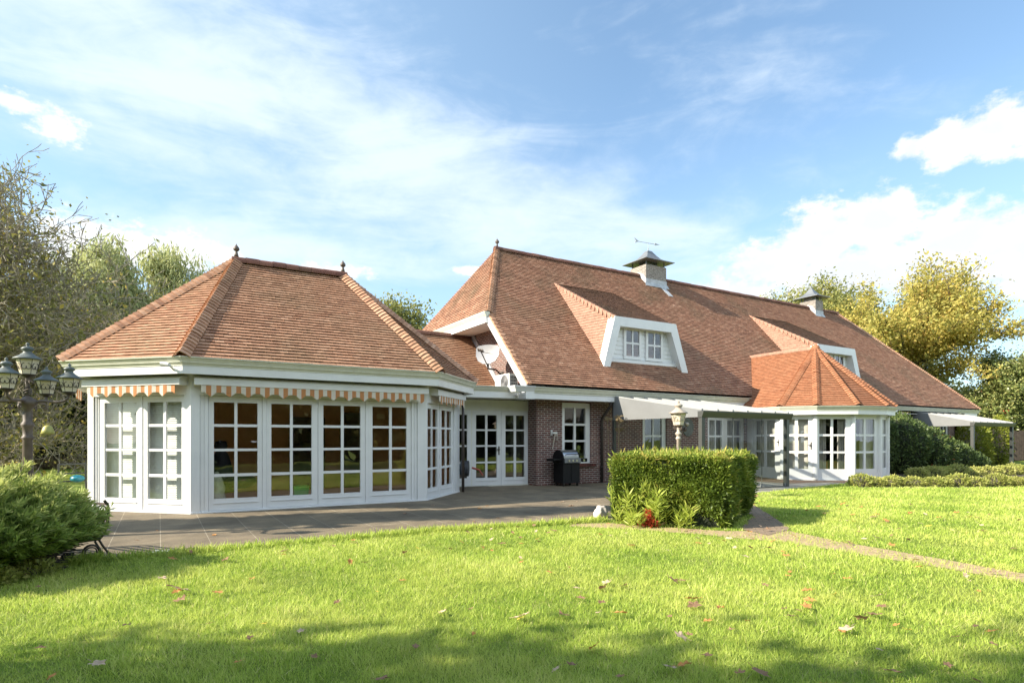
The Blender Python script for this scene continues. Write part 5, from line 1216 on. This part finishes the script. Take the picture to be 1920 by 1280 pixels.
# clipped hedge block
HA, HB, HCn = np.array([6.78, 7.9]), np.array([7.76, 6.38]), np.array([9.72, 7.36]); HD = HA+HCn-HB
def hedge():
    g = np.random.default_rng(31); t = thing('clipped_hedge', 'large block of clipped yew hedge standing on the lawn edge before the canopy', 'hedge', (8.25, 7.6, 0))
    HT = 1.13; P, D = [], []
    cx = (HA+HB+HCn+HD)/4
    def face(a, b, n):
        d_ = (b-a); L = np.linalg.norm(d_); nn_ = np.array([d_[1], -d_[0]])/L
        s = g.random(n); z = .03+(HT-.03)*g.random(n)**.9
        bulge = .05*np.sin(s*L*3.1+z*2)+.04*np.sin(s*L*7+z*5)+.03*np.sin(z*9+s*4)-.10*np.maximum(0, (.22-z))/.22-.06*np.maximum(0, z-HT+.10)/.10
        dep = g.normal(0, .028, n)-.01
        q = a+d_*s[:, None]+nn_*(bulge+dep)[:, None]
        P.append(np.column_stack([q, z])); D.append(np.column_stack([np.tile(nn_, (n, 1)), np.full(n, .25)]))
    face(HA, HB, 40000); face(HB, HCn, 40000); face(HCn, HD, 7000); face(HD, HA, 7000)
    n = 32000; u_, v_ = g.random(n), g.random(n); q = HA+(HB-HA)*u_[:, None]+(HD-HA)*v_[:, None]
    z = HT+.03*np.sin(u_*9)*np.sin(v_*8)+g.normal(0, .02, n); P.append(np.column_stack([q, z])); D.append(np.tile([0, 0, 1.0], (n, 1)))
    P = np.concatenate(P); D = np.concatenate(D); nt_ = len(P)
    pat = np.sin(P[:, 0]*6+P[:, 2]*4)+np.sin(P[:, 1]*7-P[:, 2]*5)+np.sin(P[:, 0]*13+P[:, 1]*11+P[:, 2]*9)
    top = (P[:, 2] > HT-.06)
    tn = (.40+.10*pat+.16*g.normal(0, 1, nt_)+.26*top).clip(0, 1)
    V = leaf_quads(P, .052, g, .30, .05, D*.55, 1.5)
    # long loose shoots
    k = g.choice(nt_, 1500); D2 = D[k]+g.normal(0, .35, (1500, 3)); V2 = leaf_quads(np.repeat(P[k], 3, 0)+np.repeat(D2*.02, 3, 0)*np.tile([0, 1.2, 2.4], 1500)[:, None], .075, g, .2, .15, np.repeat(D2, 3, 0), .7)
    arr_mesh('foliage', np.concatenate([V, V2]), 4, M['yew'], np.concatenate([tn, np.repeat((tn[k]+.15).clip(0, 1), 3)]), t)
    def ins(p, k_): return p+(cx-p)*k_
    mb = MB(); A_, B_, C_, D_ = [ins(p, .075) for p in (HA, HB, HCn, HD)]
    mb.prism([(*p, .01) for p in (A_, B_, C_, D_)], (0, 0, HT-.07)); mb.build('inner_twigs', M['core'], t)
hedge()

# spreading juniper at the left
def juniper():
    g = np.random.default_rng(5); t = thing('juniper', 'big feathery green juniper bush spreading over the bench at the left', 'bush', (-1.62, 8.2, 0))
    c0 = np.array([-1.62, 8.15, .20]); V, T, S = [], [], []
    for i in range(2700):
        a = g.uniform(0, 2*math.pi); e = math.asin(g.uniform(-.42, 1.0)); rr_ = g.uniform(.42, 1.0)
        d_ = np.array([math.cos(a)*math.cos(e), math.sin(a)*math.cos(e), math.sin(e)])
        lob = 1+.13*math.sin(3*a+.6)+.08*math.sin(7*a+e*5)
        st = c0+d_*np.array([.80, .74, .60])*rr_*lob+np.array([0, 0, .10])
        ax = np.array([d_[0]*.9+.22, d_[1]*.8-.04, .52+.25*d_[2]])+g.normal(0, .16, 3); ax /= np.linalg.norm(ax)
        L = g.uniform(.20, .36)*(1.15-.25*d_[2]); tip = st+ax*L+np.array([0, 0, -.03]); S.append((*(c0+(st-c0)*.5), *st, .006, .004))
        if st[2] < .04+.40*max(0, (st-c0)[:2]@np.array([.858, -.513])/.8-.15): continue
        S.append((*st, *tip, .004, .0015))
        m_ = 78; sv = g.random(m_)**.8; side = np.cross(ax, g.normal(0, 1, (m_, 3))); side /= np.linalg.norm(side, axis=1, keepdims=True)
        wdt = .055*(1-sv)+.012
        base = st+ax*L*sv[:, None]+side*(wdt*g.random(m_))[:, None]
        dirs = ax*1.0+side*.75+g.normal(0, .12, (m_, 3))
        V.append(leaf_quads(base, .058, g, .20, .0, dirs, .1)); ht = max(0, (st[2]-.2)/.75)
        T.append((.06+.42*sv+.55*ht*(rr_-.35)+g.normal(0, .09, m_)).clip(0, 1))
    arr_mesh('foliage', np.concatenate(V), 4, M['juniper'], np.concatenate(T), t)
    arr_mesh('stems', seg_tubes(S, 4), 4, M['bark'], None, t)
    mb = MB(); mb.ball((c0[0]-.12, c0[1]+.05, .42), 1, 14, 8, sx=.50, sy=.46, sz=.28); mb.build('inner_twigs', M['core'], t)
juniper()
shrub('ground_cover', 'low mixed green ground plants at the foot of the juniper', [(-1.62, 7.62, .05, .42, .25, .16), (-1.15, 7.88, .04, .25, .2, .14), (-2.2, 7.6, .05, .4, .25, .16)], 5200, .042, 'box', 41, stems=False, cat='plant')

# long leaved plants and red flowers at the hedge foot
def strappy(name, label, c, h, n, seed, mat='lily', nst=10, spread=.25, leaf=.14):
    g = np.random.default_rng(seed); t = thing(name, label, 'plant', (*c, 0)); V, T, S = [], [], []
    for i in range(nst):
        a = g.uniform(0, 2*math.pi); b = np.array([c[0]+math.cos(a)*spread*g.random(), c[1]+math.sin(a)*spread*g.random(), 0])
        d_ = np.array([g.normal(0, .16), g.normal(0, .16), 1.0]); hh = h*g.uniform(.6, 1.0); tp = b+d_*hh; S.append((*b, *tp, .006, .003))
        s = g.uniform(.12, 1.0, n); q = b+(tp-b)*s[:, None]
        dirs = np.column_stack([g.normal(0, 1, n), g.normal(0, 1, n), np.full(n, .9)]); V.append(leaf_quads(q, leaf, g, .13, 0, dirs*1.2, .3)); T.append((.35+.5*s*g.random(n)+g.normal(0, .12, n)).clip(0, 1))
    arr_mesh('foliage', np.concatenate(V), 4, M[mat], np.concatenate(T), t); arr_mesh('stems', seg_tubes(S, 4), 4, M[mat], None, t)
    return t
strappy('oleander', 'tall narrow leaved plant at the left corner of the clipped hedge', (6.80, 7.55), .66, 40, 61, nst=10, spread=.24)
strappy('oleander', 'narrow leaved plant in the middle of the hedge front behind the red flowers', (7.02, 7.12), .62, 38, 62, nst=10, spread=.22)
strappy('oleander', 'shorter narrow leaved plant at the hedge front right of the red flowers', (7.30, 6.74), .34, 26, 63, nst=7, spread=.17)
strappy('border_grass', 'low pale strappy plants along the hedge foot', (6.72, 7.40), .22, 24, 64, nst=14, spread=.34, leaf=.14)
shrub('red_flowers', 'small patch of red flowers at the foot of the hedge', [(6.80, 7.16, .10, .10, .08, .07), (6.88, 7.06, .07, .08, .07, .05), (6.84, 7.12, .22, .05, .05, .05)], 420, .05, 'redleaf', 65, stems=False, cat='flowers', aspect=.6)
def umbel():
    g = np.random.default_rng(66); c = (12.2, 14.0); t = thing('dry_flower_stalks', 'tall dry flower stalks with flat heads in front of the brick wall by the canopy', 'plant', (*c, 0)); S, V = [], []
    for i, (dx_2, h) in enumerate(((.05, 2.02), (.12, 2.12), (-.25, 2.06), (.32, 1.75))):
        b = np.array([c[0]+dx_2*.5, c[1]+.1*i, 0]); tp = np.array([c[0]+dx_2, c[1]+.1*i, h-.12]); S.append((*b, *tp, .012, .006))
        for k in range(12):
            a = g.uniform(0, 2*math.pi); q = tp+np.array([math.cos(a)*.14*g.random()**.5, math.sin(a)*.14*g.random()**.5, .12+.02*g.normal()]); S.append((*tp, *q, .004, .003))
            V.append(leaf_quads(q+g.normal(0, .022, (26, 3))*np.array([1, 1, .4]), .03, g, .7))
    arr_mesh('stems', seg_tubes(S, 4), 4, M['straw'], None, t); arr_mesh('flower_heads', np.concatenate(V), 4, M['straw'], None, t)
umbel()

# planting right of the bay
shrub('climbing_shrub', 'dense dark green climber mound leaning on the house right of the bay', [(25.0, 13.4, 1.2, 1.4, 1.1, 1.35), (26.6, 13.0, 1.15, 1.5, 1.2, 1.3), (28.2, 12.7, .85, 1.5, 1.2, 1.05), (29.8, 12.4, .55, 1.3, 1.0, .75), (31.0, 12.2, .35, .9, .8, .5), (27.5, 13.5, 1.5, 1.1, .8, .95)], 44000, .085, 'climber', 71, core=.86, aspect=.6, tint=(.42, .24), out=.5)
shrub('orange_berries', 'few orange blooms scattered on the dark climber mound', [(28.2, 12.2, .9, 1.6, .6, .7)], 26, .12, 'redleaf', 72, stems=False, cat='flowers', aspect=.8, inner=.95)
gl = np.random.default_rng(81)
def lowrow(p0, p1, n, h, seed, lab):
    for i in range(n):
        f = (i+.5)/n; x = p0[0]+(p1[0]-p0[0])*f+gl.normal(0, .08); y = p0[1]+(p1[1]-p0[1])*f+gl.normal(0, .08); hh = h*gl.uniform(.8, 1.2)
        yield i, x, y, hh
for i, x, y, hh in lowrow((17.95, 9.95), (22.9, 7.2), 11, .30, 0, ''):
    t = shrub('low_shrub', 'low rounded green shrub in the loose front row edging the right lawn', [(x, y, hh*.45, .33, .30, hh*.62), (x+gl.normal(0, .12), y+gl.normal(0, .12), hh*.4, .26, .26, hh*.5)], 1300, .055, 'box', 100+i, group='low shrubs edging the right lawn', tint=(.5, .2))
for i, x, y, hh in lowrow((23.6, 11.2), (31.0, 9.8), 9, .36, 0, ''):
    t = shrub('low_shrub', 'low green shrub in the back row before the far canopy', [(x, y, hh*.45, .42, .36, hh*.62), (x+gl.normal(0, .2), y+gl.normal(0, .15), hh*.4, .34, .34, hh*.5)], 1000, .07, 'box', 130+i, group='low shrubs before the far canopy', tint=(.6, .2))
shrub('yellow_shrub', 'yellow green shrub seen through the far canopy posts', [(37.5, 14.6, 1.0, .9, .9, 1.3), (37.2, 14.3, .5, .8, .8, .8)], 4500, .13, 'yellowshrub', 151)
shrub('yellow_shrub', 'slim yellow green shrub beside the right canopy post', [(39.6, 14.1, 1.2, .55, .55, 1.5)], 3000, .13, 'yellowshrub', 152)
ft = thing('timber_fence', 'dark weathered board fence behind the far canopy at the right edge', 'fence', (45, 17.2, 0))
fa, fb = np.array([40.2, 20.5]), np.array([52.0, 13.0]); fL = np.linalg.norm(fb-fa); fd = (fb-fa)/fL; fn = np.array([fd[1], -fd[0]])
fm = MB()
for k in range(int(fL/.155)):
    fm.obox(fa, fd, fn, k*.155, k*.155+.14, 0, .02, .05, 1.95+rng.normal(0, .03), rng.random())
fm.build('board_panel', M['fence'], ft)
for k in range(6): part('post', M['fence'], ft, lambda mb: mb.obox(fa, fd, fn, .3+k*2.2, .42+k*2.2, .021, .12, 0, 2.05))

# trees on the right
tree('golden_maple', 'large golden yellow autumn maple behind the right end of the house', (48.9, 23.4, 0), 14.4, 11.5, 407, 'golden', trunk_h=.24, lev=5, nleaf=30, leaf=.20, cl=.40, r=.34, tint=(.45, .27), spread=.55, rmin=.02)
tree('olive_tree', 'olive green tree rising behind the far chimney', (57.0, 36.5, 0), 17.6, 11.0, 208, 'olive', trunk_h=.25, lev=5, nleaf=30, leaf=.23, cl=.5, r=.34, tint=(.5, .25), rmin=.02)
tree('olive_tree', 'smaller olive green tree between far chimney and golden maple', (56.5, 31.5, 0), 16.0, 8.5, 209, 'olive', trunk_h=.25, lev=4, nleaf=60, leaf=.22, cl=.6, r=.3, tint=(.4, .25), rmin=.02)
tree('holly_tree', 'tall glossy green holly with red berries at the right edge', (50.2, 16.9, 0), 7.4, 6.0, 210, 'holly', trunk_h=.08, lev=5, nleaf=34, leaf=.15, cl=.32, r=.16, tint=(.5, .28), rmin=.012)
gq = np.random.default_rng(4)
hb_ = MB()
for i in range(60):
    a_ = gq.uniform(0, 2*math.pi); z_ = gq.uniform(2.6, 6.3); r_ = 2.9*(1-(z_-2)/8); c_ = (50.2+r_*math.cos(a_), 16.9+r_*math.sin(a_), z_)
    for k in range(7): hb_.ball((c_[0]+gq.normal(0, .08), c_[1]+gq.normal(0, .08), c_[2]+gq.normal(0, .07)), .05, 5, 3)
hbo = hb_.build('berry_clusters', M['berry'], bpy.data.objects['holly_tree']); hbo['kind'] = 'stuff'
tree('bare_tree', 'thin bare twiggy tree between the house corner and the holly', (46.5, 21.5, 0), 6.6, 4.6, 211, 'olive', 'bark_pale', trunk_h=.15, lev=5, nleaf=3, leaf=.16, cl=.4, r=.09, keep=.5, rmin=.013)
tree('dark_tree', 'dark green tree below the golden maple crown', (55.0, 24.2, 0), 8.0, 6.0, 212, 'olive', trunk_h=.1, lev=4, nleaf=26, leaf=.3, cl=.6, r=.2, tint=(.15, .2), rmin=.02)
for i, (x, y, h_, w_) in enumerate(((58, 18.5, 6, 6), (60, 26, 7, 7), (52.5, 12.2, 5.0, 4.5))):
    tree('hedgerow_tree', ['bushy green hedgerow tree low behind the holly', 'bushy green hedgerow tree low behind the golden maple', 'bushy green tree at the right picture edge beyond the fence'][i], (x, y, 0), h_, w_, 220+i, 'olive', trunk_h=.06, lev=4, nleaf=26, leaf=.28, cl=.5, r=.15, tint=(.35, .25), rmin=.015)
# trees behind and left
tree('distant_tree', 'small green tree showing between the pavilion roof and the house roof', (16.2, 43.0, 0), 12.3, 6.0, 230, 'olive', trunk_h=.2, lev=5, nleaf=20, leaf=.22, cl=.5, r=.28, tint=(.4, .25), rmin=.02)
tree('weeping_birch', 'pale olive weeping birch behind the pavilion roof', (2.0, 46.0, 0), 14.8, 10.0, 231, 'birch', 'bark_pale', trunk_h=.22, lev=5, nleaf=60, leaf=.36, cl=.38, r=.3, tint=(.5, .25), droop=1.0, aspect=.22, rmin=.02)
tree('weeping_birch', 'second pale olive weeping tree left of the first, half behind bare twigs', (-2.6, 46.0, 0), 14.2, 7.0, 232, 'birch', 'bark_pale', trunk_h=.22, lev=5, nleaf=50, leaf=.36, cl=.38, r=.3, tint=(.45, .25), droop=.9, aspect=.22, rmin=.02)
tree('bare_tree', 'tall nearly bare tree with pale twigs at the left picture edge', (-5.6, 27.0, 0), 12.2, 8.6, 233, 'sparse', 'bark_pale', trunk_h=.12, lev=7, nleaf=1, leaf=.12, cl=.28, r=.26, tint=(.5, .3), spread=.62, wob=.17, rmin=.010, keep=.55)
tree('bare_tree', 'lower bare twiggy tree left of the pavilion roof', (-5.2, 33.0, 0), 9.2, 8.0, 234, 'sparse', 'bark_pale', trunk_h=.10, lev=7, nleaf=1, leaf=.14, cl=.3, r=.2, tint=(.35, .3), spread=.62, wob=.17, rmin=.010, keep=.4)
dk_lab = ['dark evergreen tree at the far left behind the lamp post', 'dark evergreen tree straight behind the big lamp post', 'dark evergreen tree between lamp post and pavilion', 'dark evergreen tree partly behind the left pavilion eave', 'dark evergreen tree behind the weeping birch']
for i, (x, y, h_, w_) in enumerate(((-10.5, 38, 8.5, 9), (-7.0, 39, 7.6, 8), (-4.2, 39, 8.2, 8), (-1.8, 40.5, 8.4, 8), (2.5, 48, 9.0, 9))):
    tree('dark_evergreen', dk_lab[i], (x, y, 0), h_, w_, 240+i, 'dark_ever', trunk_h=.04, lev=5, nleaf=20, leaf=.30, cl=.55, r=.25, tint=(.45, .32), up=.0, spread=.7, rmin=.02)
hr = np.random.default_rng(55)
for i in range(9):
    x = -12+i*2.0; shrub('hedgerow_bush', ['broad dark bush in the far left hedgerow', 'shaggy dark bush in the far left hedgerow', 'low dark bush in the far left hedgerow'][i % 3], [(x+hr.normal(0, .3), 37.2+hr.normal(0, .6), .9, 1.5, 1.0, 1.3+hr.random()*.5), (x+1, 37.0, .6, 1.1, .9, .9)], 1500, .24, 'dark_ever', 260+i, group=['broad bushes of the left hedgerow', 'shaggy bushes of the left hedgerow', 'low bushes of the left hedgerow'][i % 3], tint=(.3, .25), core=.8)
g = np.random.default_rng(77); n = 5000; P = np.column_stack([g.uniform(-11, 1, n), 35.6+g.normal(0, .35, n), np.zeros(n)])
o = arr_mesh('dry_grass', leaf_quads(P, .6, g, .05, 1.6, None), 4, M['straw'], g.random(n)); o['kind'] = 'stuff'; tag(o, 'pale dry grass fringe along the foot of the left hedgerow', 'grass')
# trees outside the picture on the left: they throw the long shadows over the lawn
sh_lab = ['leafy tree standing left of the photographer', 'broad leafy tree further left of the photographer', 'leafy tree beyond the left picture edge']
for i, (x, y, h_, w_, tr_) in enumerate(((-9.5, 4.1, 8.0, 4.4, .25), (-12.0, 4.5, 15.5, 6.6, .30), (-13.5, -0.9, 16.0, 8.5, .2))):
    tree('leafy_tree', sh_lab[i], (x, y, 0), h_, w_, 300+i, 'sparse', trunk_h=tr_, lev=5, nleaf=[18, 22, 18][i], leaf=[.22, .28, .28][i], cl=.4, r=.2, tint=(.5, .3), rmin=.012)
shrub('slim_conifer', 'slim dark conifer left of the pavilion outside the picture', [(-6.4, 13.1, 1.2, .75, .75, 1.4), (-6.4, 13.1, 3.2, .78, .78, 1.8), (-6.4, 13.1, 5.4, .78, .78, 1.8), (-6.4, 13.1, 7.3, .72, .72, 1.6), (-6.4, 13.1, 8.9, .4, .4, 1.1)], 5000, .2, 'dark_ever', 310, cat='tree', core=.9)
# wood behind the photographer (shows in the panes)
def wood():
    g = np.random.default_rng(99); V, T = [], []
    for i in range(46):
        x = -24+i*1.35+g.normal(0, .4); y = -11.5+g.normal(0, 1.2); h_ = g.uniform(5, 10); n_ = 1300
        d_ = g.normal(0, 1, (n_, 3)); d_ /= np.linalg.norm(d_, axis=1, keepdims=True); c_ = np.array([x, y, h_*.5])+d_*np.array([1.7, 1.5, h_*.52])*g.uniform(.75, 1.05, (n_, 1)); c_[:, 2] = np.maximum(c_[:, 2], .1)
        V.append(leaf_quads(c_, .55, g, .7)); T.append((.35+.3*g.normal(0, 1, n_)).clip(0, .95))
    o = arr_mesh('woodland', np.concatenate(V), 4, M['dark_ever'], np.concatenate(T)); o['kind'] = 'stuff'; tag(o, 'dark mass of trees closing the garden behind the photographer', 'wood')
wood()

# ------------------------------------------------------------------ grass and leaves
def inside(poly, x, y):
    P_ = np.array(poly); c = np.zeros(len(x), bool); j = len(P_)-1
    for i in range(len(P_)):
        xi, yi = P_[i]; xj, yj = P_[j]
        c ^= ((yi > y) != (yj > y)) & (x < (xj-xi)*(y-yi)/(yj-yi+1e-12)+xi); j = i
    return c
def grass():
    g = np.random.default_rng(12); N = 950000
    d0, d1, e = 2.3, 34.0, .42
    d = (d0**e+g.random(N)*(d1**e-d0**e))**(1/e)
    th = R(59.11)+g.uniform(-R(52), R(50), N)
    x, y = d*np.cos(th), d*np.sin(th)
    ok = np.ones(N, bool)
    nzx = .05*np.sin(x*9)+.04*np.sin(x*23+y*11)
    for P_ in (PATIO, TERR, PAVR, PATH1, BUSHBED, BED): ok &= ~inside(P_, x, y+nzx)
    p2 = inside(PATH2, x+.06*np.sin(y*7), y); ok &= ~(p2 & (g.random(N) < .82))
    hp = [tuple(HA), tuple(HB), tuple(HCn), tuple(HD)]; ok &= ~inside(hp, x, y)
    ok &= ~((x > 9.5) & (y > 14.5)); ok &= ~((x > -2.6) & (y > 12) & (x < 12))
    x, y, d = x[ok], y[ok], d[ok]; n = len(x)
    pt = np.sin(x*2.1+y*1.3)+np.sin(x*.9-y*2.4)+np.sin(x*5.3+1.7*y)*.6
    pq = np.sin(x*11.3+np.sin(y*6.1)*2)*np.sin(y*9.7+np.sin(x*5.2)*2)
    h = (.038+.012*pt/2.6+.012*pq+.010*g.normal(0, 1, n)).clip(.012, .075)*(1+.012*d)
    w_ = .0021*(d/3.2)**.80*(1+.3*g.normal(0, 1, n)).clip(.5, 1.8)
    a = g.uniform(0, 2*math.pi, n); ln = np.abs(g.normal(0, .8, n)); b = g.uniform(0, 2*math.pi, n)
    base = np.column_stack([x, y, np.full(n, -.002)]); wv = np.column_stack([np.cos(a), np.sin(a), np.zeros(n)])*w_[:, None]
    tip = base+np.column_stack([np.cos(b)*ln*h, np.sin(b)*ln*h, h])
    V = np.empty((n, 3, 3)); V[:, 0] = base-wv; V[:, 1] = base+wv; V[:, 2] = tip
    tn = (.45+.10*pt+.10*pq+.19*g.normal(0, 1, n)).clip(0, .93); tn[g.random(n) < .02] = 1.0
    o = arr_mesh('grass', V.reshape(-1, 3), 3, M['blade'], tn); o['kind'] = 'stuff'; tag(o, 'short sunlit lawn grass around the paths', 'grass')
    # tufted lawn edge along the paving
    m_ = 16000; t_ = g.random(m_); E_ = np.array([(-.9, 8.45), (-.6, 8.50), (1.6, 8.43), (3.6, 8.48), (4.9, 8.22), (6.75, 8.05)])
    xx = np.interp(t_, np.linspace(0, 1, 6), E_[:, 0]); yy = np.interp(t_, np.linspace(0, 1, 6), E_[:, 1])+g.normal(0, .05, m_)
    P_ = np.column_stack([xx, yy, np.zeros(m_)]); o = arr_mesh('edge_grass', leaf_quads(P_, .085, g, .08, 1.5), 4, M['blade'], g.uniform(.2, .8, m_)); o['kind'] = 'stuff'; tag(o, 'longer grass fringe along the edge of the slab paving', 'grass')
grass()

LEAFC = {'brown': (0.32, 0.19, 0.11), 'orange': (0.55, 0.27, 0.09), 'yellow': (0.70, 0.50, 0.08), 'pale': (0.62, 0.46, 0.33)}
def leaf_mesh(kind, seed):
    g = np.random.default_rng(seed); mb = MB(); n = 9
    lobes = kind in ('brown', 'pale', 'orange')
    rim = []
    for i in range(18):
        a = 2*math.pi*i/18; r_ = 1.0*(1+(.28*math.cos(5*a) if lobes else 0)); x_ = r_*math.cos(a)*(1.0 if lobes else 1.0); y_ = r_*math.sin(a)*(.75 if lobes else .42)
        curl = g.uniform(.25, .7)*(.5*y_*y_+.35*x_*x_*math.sin(x_*2+seed)); rim.append((x_*.05, y_*.05, .006+.05*max(0, curl)+.004*g.normal()))
    mb.add([(0, 0, .006)]+rim, [(0, i+1, (i+1) % 18+1) for i in range(18)], .5)
    mb.tube([(-.05, 0, .01), (-.085, .005, .016)], .0018, 4)
    me = bpy.data.meshes.new('fallen_leaf'); me.from_pydata(mb.v, [], mb.f); me.materials.append(M['leaf_'+kind])
    a = me.attributes.new('tint', 'FLOAT', 'FACE'); a.data.foreach_set('value', np.full(len(mb.f), .5, np.float32)); return me
for k, c_ in LEAFC.items(): M['leaf_'+k] = m_leaf('fallen_leaf_'+k, [(0.0, c_), (1.0, c_)], .25, .7, .6, tuple(q*.6 for q in c_), 22)
LL = {'brown': 'curled brown fallen leaf lying on the lawn', 'orange': 'orange brown lobed fallen leaf lying on the lawn', 'yellow': 'narrow yellow fallen leaf lying on the lawn', 'pale': 'pale dry fallen leaf lying on the lawn'}
def leaves():
    g = np.random.default_rng(2024); protos = {k: [leaf_mesh(k, 10*i+j) for j in range(5)] for i, k in enumerate(LEAFC)}
    cnt = 0; tries = 0; zones = [PATH1]
    kinds = ['brown']*8+['orange']*6+['yellow']*2+['pale']*5
    while cnt < 290 and tries < 5000:
        tries += 1
        d = 3.0+g.random()**1.1*13; th = R(59.11)+g.uniform(-R(41), R(40)); x, y = d*math.cos(th), d*math.sin(th)
        if g.random() > (.55+.45*min(1, max(0, (x-1)/6))): continue
        X_, Y_ = np.array([x]), np.array([y])
        if inside(BUSHBED, X_, Y_)[0] or inside(BED, X_, Y_)[0] or inside([tuple(HA), tuple(HB), tuple(HCn), tuple(HD)], X_, Y_)[0]: continue
        onpat = inside(PATIO, X_, Y_)[0] or inside(TERR, X_, Y_)[0] or inside(PAVR, X_, Y_)[0]
        if onpat and (g.random() > .22 or y > 12.2): continue
        if y > 12.0: continue
        k = kinds[g.integers(len(kinds))]; o = link('fallen_leaf', protos[k][g.integers(5)])
        s = (.5+.75*g.random()**1.8)*(.95 if k != 'yellow' else .85); o.scale = (s, s, s)
        o.location = (x, y, .010 if onpat else .038+.014*g.random()); o.rotation_euler = (g.normal(0, .22 if not onpat else .05), g.normal(0, .22 if not onpat else .05), g.uniform(0, 6.28))
        if onpat: tag(o, LL[k].replace('lawn', 'slab paving'), 'leaf', 'fallen leaves on the paving')
        else: tag(o, LL[k], 'leaf', 'fallen leaves on the lawn')
        cnt += 1
leaves()
